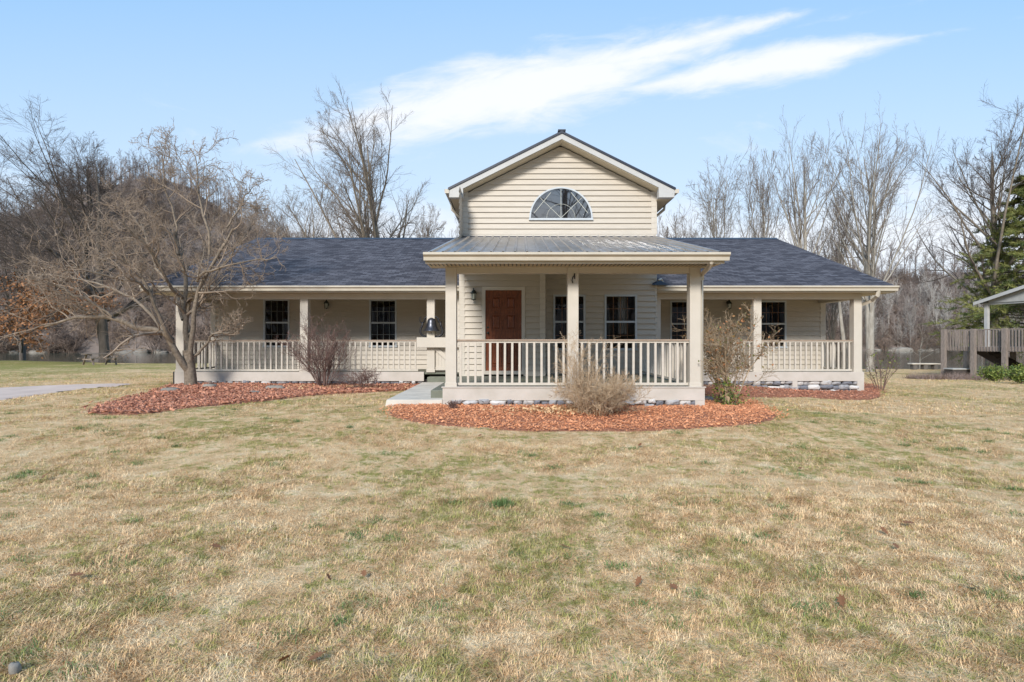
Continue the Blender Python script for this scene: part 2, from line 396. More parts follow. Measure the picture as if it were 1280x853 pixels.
def leaves(rg,P,n,size,name,m,root,spread=.1,ratio=.6):
    """small leaf quads scattered on polylines"""
    K,ns,_=P.shape; k=rg.integers(0,K,n); i=rg.integers(0,ns-1,n); u=rg.random((n,1))
    c=P[k,i]*(1-u)+P[k,i+1]*u+rg.normal(size=(n,3))*spread
    a=nrm(rg.normal(size=(n,3))); b=nrm(np.cross(a,rg.normal(size=(n,3)))); s=size*(.6+.8*rg.random((n,1)))
    V=np.stack([c-a*s,c+b*s*ratio,c+a*s,c-b*s*ratio],1).reshape(-1,3); Fq=np.arange(4*n).reshape(-1,4)
    return nmesh(name,V,Fq,m,root,rnd=np.repeat(rg.random(n),4))
def bare_tree(name,px,D,topy,spread,label,seed,base=None,mats=('bark','twiggrey'),group=None,stems=1,tr=.2,l1=13,ang=32,trop=.10,low=.22,dens=1.0,lean=0,kind='bare tree',tw=1.0):
    rg=np.random.default_rng(seed); x=X(px,D); z0=float(gz(x,D)) if base is None else base
    H=Z(topy,D)-z0; W=spread/F*D
    root=empty(name,(x,D,z0),label,kind,group)
    st=[]
    for s in range(stems):
        a=2*math.pi*(s+rg.random())/max(stems,1); k=(0 if stems==1 else .22)
        dx=math.cos(a)*k*W+lean*H; dy=math.sin(a)*k*W
        pts=[(x,D,z0-.2),(x+dx*.15,D+dy*.15,z0+H*.15),(x+dx*.5+rg.normal()*.02*H,D+dy*.5,z0+H*.45),(x+dx*.85+rg.normal()*.02*H,D+dy*.85,z0+H*.72),(x+dx,D+dy,z0+H*(.93 if s==0 else .8+.12*rg.random()))]
        st.append(resample(pts,10))
    P0=np.array(st); R0=np.tile(tr*np.array([1.25,1,.9,.8,.7,.58,.46,.34,.22,.08]),(len(st),1))*(1 if stems==1 else .75)
    lf=.88
    P1,R1=grow(rg,P0,R0,int(l1*1.35),low,.9,lf,ang+4,trop*.45,.055,9,.5,.18,.8)
    P2,R2=grow(rg,P1,R1,8,.15,.97,.42,36,.05,.09,6,.55,.3,.5); R2=np.maximum(R2,.009*D/40)
    P3,R3=grow(rg,P2,R2,int(7*dens),.12,.98,.52,40,.03,.11,5,.55,.35,.45); R3=np.maximum(R3,.0062*D/40*tw)
    P4,R4=grow(rg,P3,R3,int(5*dens),.15,1,.55,34,.04,.13,4,.6,.5,.4); R4=np.maximum(R4,.0042*D/40*tw)
    al=np.concatenate([q.reshape(-1,3) for q in (P2,P3)]); kz=H/(np.percentile(al[:,2],99.7)-z0); kx=W/np.percentile(np.abs(al[:,0]-x),93)
    kx=min(kx,2.0)
    for q in (P0,P1,P2,P3,P4):
        q[...,2]=z0+(q[...,2]-z0)*kz; fx=np.clip((q[...,2]-z0)/(.3*H),0,1) if abs(kx-1)>.02 else 1
        q[...,0]=x+(q[...,0]-x)*(1+(kx-1)*fx); q[...,1]=D+(q[...,1]-D)*(1+(kx-1)*fx)
    tree_mesh(root,[(P0,R0,8),(P1,R1,6)],[(P2,R2,4),(P3,R3,3),(P4,R4,3)],M[mats[0]],M[mats[1]])
    return root,(P1,P2,P3,P4)

# ------------------------------------------------------------------ HOUSE
Dp,Dd,Dw,Dwf,Dww=10.77,14.33,15.26,15.94,17.86      # porch front, door wall, window wall, wing porch front, wing wall
XL,XR,XV=-1.31,3.86,.82                               # centre block left, right, door bay right
WXL,WXR=-9.42,9.80                                    # wing ends
zf=E-.88                                              # porch floor
house=empty('house',(1.2,16,float(gz(1.2,16))),'cream sided ranch house with blue grey shingle roof, front porch and tall centre gable','house')
LIP=.034
def siding(o,ud,nd,w,z0,z1,openings=(),gable=None,h=.15,name='wall'):
    """lap siding in world coords. o: (x,y) start, ud: along, nd: outward normal; openings (u0,u1,z0,z1); gable(z)->(uL,uR)"""
    mb=MB(); ud=Vector((*ud,0)); nd=Vector((*nd,0)); O=Vector((o[0],o[1],0))
    z=z0
    def P(u,zz,off): return O+ud*u+nd*off+Vector((0,0,zz))
    while z<z1-1e-4:
        a,b=z,min(z+h,z1); cuts=sorted({a,b}|{q for op in openings for q in (op[2],op[3]) if a<q<b})
        off=lambda q:LIP*(1-(q-a)/h)
        for c,d in zip(cuts[:-1],cuts[1:]):
            m=(c+d)/2; ints=[(0,w)]
            for op in openings:
                if op[2]<=m<=op[3]:
                    nx=[]
                    for (p,q) in ints:
                        if op[1]<=p or op[0]>=q: nx.append((p,q)); continue
                        if op[0]>p: nx.append((p,op[0]))
                        if op[1]<q: nx.append((op[1],q))
                    ints=nx
            for (p,q) in ints:
                pc,pd,qc,qd=p,p,q,q
                if gable:
                    gl,gr=gable(c); pc,qc=max(p,gl),min(q,gr); gl,gr=gable(d); pd,qd=max(p,gl),min(q,gr)
                    if qc<=pc: continue
                    if qd<pd: pd=qd=(pd+qd)/2
                mb.face([P(pc,c,off(c)),P(qc,c,off(c)),P(qd,d,off(d)),P(pd,d,off(d))])
                if c==a: mb.face([P(pc,c,0),P(qc,c,0),P(qc,c,off(c)),P(pc,c,off(c))])
        z=b
    return mb.build(name,M['siding'],house)
def part(mb,name,m,parent=None,**k): return mb.build(name,M[m],parent or house,**k)

# --- windows
def window(D,px0,px1,py0,py1,mun,cols=4):
    x0,x1,z1,z0=X(px0,D),X(px1,D),Z(py0,D),Z(py1,D); zm=(z0+z1)/2; fw=.05
    f=MB()
    y0,y1=D-.035,D+.05
    f.box(x0,x0+fw,y0,y1,z0,z1).box(x1-fw,x1,y0,y1,z0,z1).box(x0+fw,x1-fw,y0,y1,z1-fw,z1).box(x0-.02,x1+.02,y0-.015,y1,z0-.035,z0+.025).box(x0+fw,x1-fw,y0+.01,y1,zm-.026,zm+.026)
    w=part(f,'window','framewhite')
    p=MB(); p.box(x0+fw,x1-fw,D+.018,D+.022,zm+.026,z1-fw); part(p,'pane','glass',w)
    p=MB(); p.box(x0+fw,x1-fw,D+.032,D+.036,z0+.025,zm-.026); part(p,'pane','glass',w)
    g=MB()
    for (a,b,yy) in ((zm+.026,z1-fw,D+.024),(z0+.025,zm-.026,D+.038)):
        for i in range(1,cols): xx=x0+fw+(x1-x0-2*fw)*i/cols; g.box(xx-.008,xx+.008,yy,yy+.008,a,b)
        g.box(x0+fw,x1-fw,yy+.001,yy+.007,(a+b)/2-.008,(a+b)/2+.008)
    part(g,'muntin_grid',mun,w)
    return (x0,x1,z0,z1)
wc=[window(Dw,691.5,731.6,368.5,436.6,'muntinorange'),window(Dw,755.5,796,368.5,436.6,'muntinorange')]
wl=[window(Dww,329.6,362.3,374,433,'muntinwhite'),window(Dww,461.8,496,374.5,433,'muntinwhite')]
wr=[window(Dww,837.5,870.5,376,434,'muntinorange'),window(Dww,949,982.6,376,434,'muntinorange')]
def ops(ws,x0): return [(a-x0+.01,b-x0-.01,c+.01,d-.01) for a,b,c,d in ws]
# door bay
dx0,dx1,dz0,dz1=X(606.7,Dd),X(652,Dd),Z(463.7,Dd),Z(363,Dd)
zc=E+2.0
siding((XL,Dd),(1,0),(0,-1),XV-XL,zf,zc+.1,[(dx0-XL-.05,dx1-XL+.05,zf-.1,dz1+.03)])
siding((XV,Dd),(0,1),(1,0),Dw-Dd,zf,zc+.1)
siding((XL,Dwf+2.1),(0,-1),(-1,0),Dwf+2.1-Dd,zf,E+3.9)
siding((XV,Dw),(1,0),(0,-1),XR-XV,zf,E+2.8,ops(wc,XV))
siding((XR,Dw),(0,1),(1,0),24-Dw,zf,E+4.0)
siding((XL,24),(0,-1),(-1,0),24-Dww-.2,zf,E+3.9)
gzp=lambda z:E+5.36-abs(z)*.5
pk=1.30
zg0=E+2.86
def gab(z):
    h=(E+5.22-z)/.5; return (pk-h-XL,pk+h-XL)
siding((XL,Dw-.001),(1,0),(0,-1),XR-XL,zg0,E+5.2,gable=gab,h=.148)
part(MB().box(XL,XR,Dw-.028,Dw+.03,E+2.78,zg0),'trim_board','trim')
for a,b in ((XL-.02,XL+.13),(XR-.13,XR+.02)):
    part(MB().box(a,b,Dw-.03,Dw+.02,zg0,E+4.0),'corner_trim','trim')
part(MB().box(XR-.02,XR+.02,Dw-.02,Dw+.16,zf,E+2.7),'corner_trim','trim')
for a,b in ((XL-.02,XL+.12),(XV-.12,XV+.02)): part(MB().box(a,b,Dd-.03,Dd+.02,zf,E+2.0),'corner_trim','trim')
# upper block back
part(MB().box(XL,XR,23.9,24,zf,E+3.9),'wall','siding')
# wings
siding((WXL,Dww),(1,0),(0,-1),XL-WXL,zf,E+1.4,ops(wl,WXL))
siding((XR,Dww),(1,0),(0,-1),WXR-XR,zf,E+1.4,ops(wr,XR))
for xx,nx in ((WXL,-1),(WXR,1)):
    siding((xx,28) if nx<0 else (xx,Dww),(0,-1) if nx<0 else (0,1),(nx,0),28-Dww,zf-.5,E+1.4)
    part(MB().face([(xx,Dww,E+1.4),(xx,28,E+1.4),(xx,22.6,E+3.85)]),'gable_wall','siding')
    part(MB().box(min(xx-nx*.13,xx+nx*.03),max(xx-nx*.13,xx+nx*.03),Dww-.03,Dww+.12,zf,E+1.35),'corner_trim','trim')
part(MB().box(WXL,WXR,27.9,28,zf-.5,E+1.4),'wall','siding',label='rear wall of the house')
# interior: ceiling, floor and inner wall keep the rooms dim
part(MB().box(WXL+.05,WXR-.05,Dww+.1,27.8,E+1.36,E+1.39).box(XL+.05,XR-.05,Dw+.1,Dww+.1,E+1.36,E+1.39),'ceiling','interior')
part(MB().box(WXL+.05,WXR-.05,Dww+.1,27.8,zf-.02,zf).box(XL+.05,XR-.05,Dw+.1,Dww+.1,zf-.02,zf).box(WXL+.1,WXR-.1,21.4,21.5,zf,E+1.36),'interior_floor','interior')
# curtains and pendant lamp seen through the centre windows
mb=MB(); n=18
for i in range(n):
    a=X(775,Dw)+i*.012; mb.face([(a,Dw+.22+.02*math.sin(i*1.3),E+.2),(a+.012,Dw+.22+.02*math.sin((i+1)*1.3),E+.2),(a+.012,Dw+.22+.02*math.sin((i+1)*1.3),E+1.2),(a,Dw+.22+.02*math.sin(i*1.3),E+1.2)])
o=mb.build('curtain',M['curtain'],org=(X(777,Dw),Dw+.22,E+.2)); tag(o,'narrow pale curtain hanging inside the right window beside the front door','curtain')
o.modifiers.new('thick','SOLIDIFY').thickness=.004
pl=empty('pendant_lamp',(X(699,Dw+1.5),Dw+1.5,E+.6),'white pendant light with bowl shades seen inside the window by the post','lamp')
Dq=Dw+1.2
for (a,b) in ((698,388),(703,384)):
    cx,cz=X(a,Dq),Z(b,Dq)
    MB().lathe((cx,Dq,cz),[(0,.0),(.05,.005),(.10,.05),(.11,.06),(.10,.055),(.04,.02),(0,.01)],16).build('lamp_shade',M['shade'],pl,smooth=True)
MB().tube([(X(701,Dq),Dq,E+1.36),(X(701,Dq),Dq,Z(380,Dq))],.008).tube([(X(698,Dq),Dq,Z(384,Dq)),(X(703,Dq),Dq,Z(380,Dq))],.008).build('lamp_rod',M['lampmetal'],pl)

# --- door
d=MB(); d.box(dx0,dx1,Dd+.02,Dd+.065,dz0,dz1); door=part(d,'door','door',label='dark red stained six panel front door')
fr=MB(); w=.085
fr.box(dx0-w,dx0,Dd-.035,Dd+.08,dz0-.09,dz1+w).box(dx1,dx1+w,Dd-.035,Dd+.08,dz0-.09,dz1+w).box(dx0,dx1,Dd-.035,Dd+.08,dz1,dz1+w).box(dx0,dx1,Dd-.03,Dd+.08,dz0-.09,dz0)
part(fr,'door_frame','trim',door)
W_=dx1-dx0; H_=dz1-dz0; pn=MB()
for (a,b) in ((.145,.445),(.555,.855)):
    for (c,e) in ((.06,.40),(.50,.71),(.76,.93)):
        x0,x1,z0,z1=dx0+W_*a,dx0+W_*b,dz0+H_*c,dz0+H_*e; y=Dd+.02; g=.028
        # raised moulding ring and raised field
        for q in ((x0,x1,z0,z0+g),(x0,x1,z1-g,z1),(x0,x0+g,z0+g,z1-g),(x1-g,x1,z0+g,z1-g)): pn.box(q[0],q[1],y-.024,y+.001,q[2],q[3])
        a4=[(x0+g+.02,y+.001,z0+g+.02),(x1-g-.02,y+.001,z0+g+.02),(x1-g-.02,y+.001,z1-g-.02),(x0+g+.02,y+.001,z1-g-.02)]
        b4=[(x0+g+.05,y-.02,z0+g+.05),(x1-g-.05,y-.02,z0+g+.05),(x1-g-.05,y-.02,z1-g-.05),(x0+g+.05,y-.02,z1-g-.05)]
        pn.hexa(a4,b4)
part(pn,'door_panel','door',door)
kx,kz=dx0+.065,dz0+H_*.47
k=MB(); k.lathe((kx,Dd,0),[(0,0)],4); k=MB()
k.tube([(kx,Dd+.02,kz),(kx,Dd-.03,kz)],[.012,.012],10).tube([(kx,Dd-.028,kz),(kx,Dd-.045,kz),(kx,Dd-.065,kz),(kx,Dd-.072,kz)],[.015,.028,.026,.01],12).tube([(kx,Dd+.02,kz),(kx,Dd+.012,kz)],.03,14)
part(k,'door_knob','lampmetal',door,smooth=True)
part(MB().tube([(kx,Dd+.02,kz+.14),(kx,Dd+.005,kz+.14)],.025,14),'deadbolt','lampmetal',door)

# --- half round window
cx,zb,rr=X(701,Dw),Z(275,Dw),39.5/F*Dw
def arc(r,n=28,y=0): return [(cx+r*math.cos(math.pi*i/n),y,zb+.03+r*math.sin(math.pi*i/n)*.985) for i in range(n+1)]
f=MB(); n=28
for i in range(n):
    o0,o1=arc(rr)[i],arc(rr)[i+1]; i0,i1=arc(rr-.04)[i],arc(rr-.04)[i+1]
    q=lambda p,y:(p[0],y,p[2])
    f.hexa([q(o0,Dw+.01),q(o1,Dw+.01),q(i1,Dw+.01),q(i0,Dw+.01)],[q(o0,Dw-.07),q(o1,Dw-.07),q(i1,Dw-.07),q(i0,Dw-.07)])
f.box(cx-rr-.01,cx+rr+.01,Dw-.075,Dw+.01,zb-.02,zb+.03)
hw=part(f,'half_round_window','framewhite')
p=MB(); pts=arc(rr-.04); p.face([(a[0],Dw-.044,a[2]) for a in pts]); part(p,'pane','archglass',hw)
g=MB(); g.bar((cx,Dw-.050,zb+.03),(cx,Dw-.050,zb+rr*.985-.02),.010,.006,(0,1,0))
for a in (45,135):
    g.bar((cx,Dw-.050,zb+.04),(cx+(rr-.05)*math.cos(R(a)),Dw-.050,zb+.03+(rr-.05)*.985*math.sin(R(a))),.010,.006,(0,1,0))
g.tube([(cx+rr*.45*math.cos(math.pi*i/16),Dw-.050,zb+.03+rr*.45*math.sin(math.pi*i/16)) for i in range(17)],.005,4)
for sx in (-1,1): g.bar((cx+sx*rr*.32,Dw-.050,zb+.85*rr),(cx+sx*rr*.85,Dw-.050,zb+.20*rr),.012,.006,(0,1,0))
part(g,'muntin_grid','muntinwhite',hw)

# --- upper roof
hw_=2.94; De0=Dw-.42; zp=E+5.42; ze=zp-hw_*.5; yb=24.5
for s in (-1,1):
    a=MB(); 
    P=lambda u,y,dz:(pk+s*u,y,zp-u*.5+dz)
    a.hexa([P(0,De0-.03,0),P(hw_+.03,De0-.03,0),P(hw_+.03,yb,0),P(0,yb,0)],[P(0,De0-.03,.06),P(hw_+.03,De0-.03,.06),P(hw_+.03,yb,.06),P(0,yb,.06)])
    part(a,'upper_roof','darkroof')
    a=MB(); a.hexa([P(0,De0,-.15),P(hw_,De0,-.15),P(hw_,De0+.03,-.15),P(0,De0+.03,-.15)],[P(0,De0,-.003),P(hw_,De0,-.003),P(hw_,De0+.03,-.003),P(0,De0+.03,-.003)])
    part(a,'rake_board','fascia')
    a=MB(); a.hexa([P(0,De0+.032,-.17),P(hw_-.02,De0+.032,-.17),P(hw_-.02,Dw+.02,-.17),P(0,Dw+.02,-.17)],[P(0,De0+.032,-.15),P(hw_-.02,De0+.032,-.15),P(hw_-.02,Dw+.02,-.15),P(0,Dw+.02,-.15)])
    part(a,'rake_soffit','soffit')
    # boxed eave return, side soffit, gutter
    wx=XL if s<0 else XR; ex=pk+s*hw_; zb_=ze-.2
    a=MB(); pts=[(wx-s*.03,zb_),(ex,zb_),(ex,ze-.003),(wx-s*.03,ze+abs(ex-wx+s*.03)*.5-.02)]
    a.hexa([(p[0],De0+.001,p[1]) for p in pts],[(p[0],De0+.2,p[1]) for p in pts]) if s>0 else a.hexa([(p[0],De0+.001,p[1]) for p in pts[::-1]],[(p[0],De0+.2,p[1]) for p in pts[::-1]])
    part(a,'eave_return','fascia')
    part(MB().box(min(wx,ex),max(wx,ex),De0+.21,yb,zb_+.0,zb_+.02),'eave_soffit','soffit')
    part(MB().box(min(ex,ex-s*.02),max(ex,ex-s*.02),De0+.21,yb,zb_,ze-.01),'eave_board','fascia')
    g=MB(); pr=[(0,0),(.07,0),(.115,.05),(.115,.12),(.10,.12),(.10,.055),(.065,.015),(.0,.015)]
    for i in range(len(pr)-1):
        (u0,v0),(u1,v1)=pr[i],pr[i+1]; g.face([(ex+s*(u0+.003),De0-.02,ze-.11+v0),(ex+s*(u1+.003),De0-.02,ze-.11+v1),(ex+s*(u1+.003),yb,ze-.11+v1),(ex+s*(u0+.003),yb,ze-.11+v0)])
    g.box(min(ex+s*.003,ex+s*.115),max(ex+s*.003,ex+s*.115),De0-.025,De0-.018,ze-.1,ze+.008)
    part(g,'gutter','gutter')
    part(MB().tube([(ex+s*.06,De0+1.2,ze-.1),(ex+s*.05,De0+1.2,ze-.24),(wx+s*.07,De0+1.25,ze-.55),(wx+s*.06,De0+1.25,E+2.5)],.04,4),'downspout','gutter')
part(MB().bar((pk,De0-.035,zp+.075),(pk,yb,zp+.075),.2,.035),'ridge_cap','darkroof')

# --- main shingle roof
De,zev=15.55,E+1.50; Yr=22.6; zr=E+4.07; XeL,XeR=-10.12,10.5
def shingles(x0,x1,y0,z0,y1,z1):
    a=MB(); L=math.hypot(y1-y0,z1-z0); n=int(L/.142); dy,dz=(y1-y0)/L,(z1-z0)/L; s=abs(dy)
    nyy,nzz=(-dz,dy) if dy>0 else (dz,-dy)
    for i in range(n+1):
        a0=i*.142; a1=min((i+1)*.142,L)
        if a1<=a0: break
        P=lambda x,t,h:(x,y0+dy*t+nyy*h,z0+dz*t+nzz*h)
        uv=[(x0,a0+.002),(x1,a0+.002),(x1,a1-.002),(x0,a1-.002)]
        a.face([P(x0,a0,.009),P(x1,a0,.009),P(x1,a1,.002),P(x0,a1,.002)],uv)
        a.face([P(x0,a0,.0),P(x1,a0,.0),P(x1,a0,.009),P(x0,a0,.009)],[(x0,a0+.002),(x1,a0+.002),(x1,a0+.01),(x0,a0+.01)])
    return a
for (a,b) in ((XeL,XL),(XR,XeR)):
    part(shingles(a,b,De,zev,Yr,zr),'roof','shingle')
part(shingles(XeL,XeR,29.65,zev,Yr,zr+.001),'roof','shingle',label='rear slope of the shingle roof')
part(MB().hexa([(XeL,Yr-.16,zr-.045),(XeR,Yr-.16,zr-.045),(XeR,Yr+.16,zr-.045),(XeL,Yr+.16,zr-.045)],[(XeL,Yr-.02,zr+.03),(XeR,Yr-.02,zr+.03),(XeR,Yr+.02,zr+.03),(XeL,Yr+.02,zr+.03)]),'ridge_cap','darkroof')
# rake boards at both ends
for x0,x1 in ((XeL,XeL+.03),(XeR-.03,XeR)):
    part(MB().hexa([(x0,De,zev-.17),(x1,De,zev-.17),(x1,Yr,zr-.17),(x0,Yr,zr-.17)],[(x0,De,zev-.005),(x1,De,zev-.005),(x1,Yr,zr-.005),(x0,Yr,zr-.005)]),'rake_board','trim')
def gutter(x0,x1,y,z1,h=.13,dp=.12):
    g=MB(); pr=[(0,-h),(-dp*.55,-h),(-dp*.62,-h*.55),(-dp,-h*.3),(-dp,0),(-dp+.012,0),(-dp+.012,-h*.28),(-dp*.58,-h*.5),(-dp*.5,-h+.015),(0,-h+.015)]
    for i in range(len(pr)-1):
        (a,b),(c,d_)=pr[i],pr[i+1]; g.face([(x0,y+a,z1+b),(x1,y+a,z1+b),(x1,y+c,z1+d_),(x0,y+c,z1+d_)])
    for xx in (x0,x1): g.face([(xx,y+p[0],z1+p[1]) for p in pr[:5]]+[(xx,y,z1)])
    return g
for a,b in ((XeL,XL-.03),(XR+.02,XeR+.02)):
    part(gutter(a,b,De+.01,zev+.005,.135),'gutter','gutter')
    part(MB().box(a,b-.02,De+.02,De+.045,zev-.17,zev-.01),'fascia_board','gutter')
    part(MB().box(a,b-.02,De+.046,Dww-.03,zev-.17,zev-.15),'porch_ceiling','soffit')
# wing beams
zb1,zb0=E+1.328,E+1.175
part(MB().box(WXL,XL-.03,Dwf,Dwf+.2,zb0,zb1),'beam','trim'); part(MB().box(XR+.03,WXR,Dwf,Dwf+.2,zb0,zb1),'beam','trim')
for xx in (WXL+.001,WXR-.2): part(MB().box(xx,xx+.199,Dwf+.2,Dww-.04,zb0,zb1),'beam','trim')

# --- front porch metal roof (ribbed)
Dg=711/70.; zt,ztf=E+2.80,E+1.57
tL,tR,bL,bR=-1.47,3.90,-1.55,3.80
a=MB(); nr=25
def RP(s,t,h):
    x=(bL+(bR-bL)*s)*(1-t)+(tL+(tR-tL)*s)*t; y=Dg-.04+(Dw-.01-Dg+.04)*t; z=ztf-.008+(zt-ztf)*t
    return (x,y-h*.24,z+h)
prof=[]
for i in range(nr):
    c=(i+.5)/nr; w1,w2=.0060,.0030
    prof+=[(i/nr+.0005,0),(c-w1,0),(c-w2,.036),(c+w2,.036),(c+w1,0)]
prof+= [(1,0)]
for (s0,h0),(s1,h1) in zip(prof[:-1],prof[1:]):
    for t0,t1 in ((0,.5),(.5,1)): a.face([RP(s0,t0,h0),RP(s1,t0,h1),RP(s1,t1,h1),RP(s0,t1,h0)])
o=part(a,'porch_roof','metal',label='silver ribbed metal roof over the front porch'); m_=o.modifiers.new('thick','SOLIDIFY'); m_.thickness=.006; m_.offset=-1
part(MB().box(XL-.05,XR+.05,Dw-.05,Dw-.001,E+2.76,E+2.805),'flashing','darkroof')
part(gutter(bL-.02,bR+.06,Dg+.005,ztf,.14,.13),'gutter','gutter')
part(MB().box(bL,bR,Dg+.01,Dg+.04,E+1.385,ztf-.02),'fascia_board','gutter')
part(MB().box(bL,bR,Dg+.041,Dp+.19,E+1.40,E+1.42),'soffit','soffit')
part(MB().hexa([(bL+.02,Dp+.2,E+1.42),(bR-.02,Dp+.2,E+1.42),(tR-.04,Dw-.04,E+2.30),(tL+.17,Dw-.04,E+2.30)],[(bL+.02,Dp+.2,E+1.44),(bR-.02,Dp+.2,E+1.44),(tR-.04,Dw-.04,E+2.32),(tL+.17,Dw-.04,E+2.32)]),'porch_ceiling','soffit')
for s,(xb,xt) in ((-1,(bL,tL)),(1,(bR,tR))):
    x0=xb-.02 if s>0 else xb; x2=xt-.02 if s>0 else xt
    part(MB().hexa([(x0,Dg+.04,E+1.40),(x0+.02,Dg+.04,E+1.40),(x2+.02,Dw-.03,E+2.42),(x2,Dw-.03,E+2.42)],[(x0,Dg+.04,ztf-.03),(x0+.02,Dg+.04,ztf-.03),(x2+.02,Dw-.03,zt-.03),(x2,Dw-.03,zt-.03)]),'side_board','trim')
pxl,pxr=-1.29,3.58
part(MB().box(pxl+.2,pxr-.2,Dp+.02,Dp+.18,E+1.285,E+1.40),'beam','trim')
for xx in (): part(MB().box(xx,xx+.16,Dp+.2,Dd-.06 if xx<0 else Dw-.06,E+1.285,E+1.40),'beam','trim')
# soffit vent grooves
g=MB()
for i in range(70): xx=bL+.05+i*(bR-bL-.1)/70; g.box(xx,xx+.02,Dg+.06,Dg+.45,E+1.393,E+1.399)
part(g,'soffit_vent','iron')

# --- floors, skirts, steps
part(MB().box(pxl,pxr+.02,Dp+.03,Dd-.03,zf-.05,zf).box(XV+.02,XR-.02,Dd-.03,Dw-.03,zf-.05,zf-.0005).box(pxr+.02,XR+.02,Dww-2.0,Dw-.03,zf-.05,zf-.001),'porch_floor','floor',label='grey green painted porch floor')
part(MB().box(WXL,XL-.025,Dwf+.03,Dww-.005,zf-.05,zf),'porch_floor','floor')
part(MB().box(XR+.025,WXR,Dwf+.03,Dww-.005,zf-.05,zf),'porch_floor','floor')
part(MB().box(pxl-.02,pxr+.06,Dp-.03,Dp+.028,E-1.12,E-.885).box(pxl-.04,pxr+.08,Dp-.045,Dp+.03,E-.883,E-.862),'skirt_board','skirt')
part(MB().box(pxr+.0,pxr+.06,Dp+.03,Dwf-.04,E-1.12,E-.885),'skirt_board','skirt')
part(MB().box(pxl-.02,pxl+.03,Dp+.03,Dd,E-1.12,E-.885),'skirt_board','skirt')
for xx,ww in ((pxl-.02,.16),(pxr-.12,.18)): part(MB().box(xx,xx+ww,Dp-.028,Dp+.12,E-1.28,E-1.122),'skirt_post','skirt')
part(MB().box(WXL-.02,X(530,Dwf),Dwf-.03,Dwf+.028,E-1.12,E-.862),'skirt_board','skirt')
part(MB().box(XR+.03,WXR+.05,Dwf-.03,Dwf+.028,E-1.12,E-.862),'skirt_board','skirt')
for xx in (WXL-.02,WXR): part(MB().box(xx,xx+.05,Dwf+.03,Dww,E-1.12,E-.862),'skirt_board','skirt')
for xx,ww,zz in ((WXL-.02,.27,-1.3),(X(303,Dwf),.15,-1.3),(X(453,Dwf),.15,-1.3),(X(990,Dwf),.14,-1.42),(WXR-.14,.19,-1.5)): part(MB().box(xx,xx+ww,Dwf-.028,Dwf+.1,E+zz,E-1.122),'skirt_post','skirt')
# stacked stone foundation
def stones(x0,x1,y,z0,z1,seed,parent=house,mate='founda',axis=0):
    rg=np.random.default_rng(seed); V=[];Fq=[];rn=[];o=0
    ring=10; x=x0; rows=max(2,int((z1-z0)/.10))
    for r in range(rows):
        x=x0-rg.random()*.15; h=(z1-z0)/rows
        while x<x1:
            w=.12+.26*rg.random(); hh=h*(.85+.35*rg.random()); cz=z0+h*(r+.5)+rg.normal()*.012; cxx=x+w/2; dpt=.06+.05*rg.random()
            pts=[]
            for k in range(ring):
                a=2*math.pi*k/ring; q=1+.1*rg.normal(); ca,sa=math.cos(a),math.sin(a)
                pts.append((w*.5*np.sign(ca)*abs(ca)**.4*q,hh*.5*np.sign(sa)*abs(sa)**.4*q))
            for (sc,dd) in ((1,.04),(1,-.3*dpt),(.72,-dpt),(.0,-dpt*1.1)):
                for p in pts:
                    u=min(max(cxx+p[0]*sc,x0),x1); v=cz+p[1]*sc+rg.normal()*.004; yy=y+dd+rg.normal()*.006
                    V.append((u,yy,v) if axis==0 else (y-dd*axis,u,v))
            for l in range(3):
                for k in range(ring): Fq.append((o+l*ring+k,o+l*ring+(k+1)%ring,o+(l+1)*ring+(k+1)%ring,o+(l+1)*ring+k))
            rn+= [rg.random()]*(4*ring); o+=4*ring; x+=w*.97
    return nmesh('foundation',np.array(V),np.array(Fq),M[mate],parent,rnd=rn,smooth=False)
stones(pxl+.15,pxr-.1,Dp+.05,E-1.32,E-1.105,1); stones(Dp+.1,Dwf,pxr,E-1.4,E-1.10,2,axis=-1)
stones(WXL+.2,X(528,Dwf),Dwf+.08,E-1.32,E-1.10,3); stones(XR+.05,WXR-.1,Dwf+.08,E-1.5,E-1.10,4)
for b6 in ((pxl+.1,pxr-.05,Dp+.1,Dp+.3),(WXL+.1,-2.4,Dwf+.12,Dwf+.3),(XR,WXR-.05,Dwf+.12,Dwf+.3)): part(MB().box(*b6,E-1.6,E-1.08),'foundation_wall','mortar')
# concrete walk and steps
walk=MB(); zs=E-1.12
walk.hexa([(-2.42,10.85,zs-.13),(-1.33,10.85,zs-.13),(-1.33,15.5,zs-.13),(-2.46,15.5,zs-.13)],[(-2.40,10.87,zs),(-1.33,10.87,zs),(-1.33,15.5,zs),(-2.44,15.5,zs)])
tag(walk.build('walkway',M['concrete'],bevel=.012),kind='structure')
part(MB().box(-1.60,-1.32,11.2,13.6,zs-.05,E-.97),'step','floor',bevel=.008)
part(MB().box(X(534,15.5),-1.34,15.5,Dwf+.02,zs-.05,E-.985),'step','floor',bevel=.008)

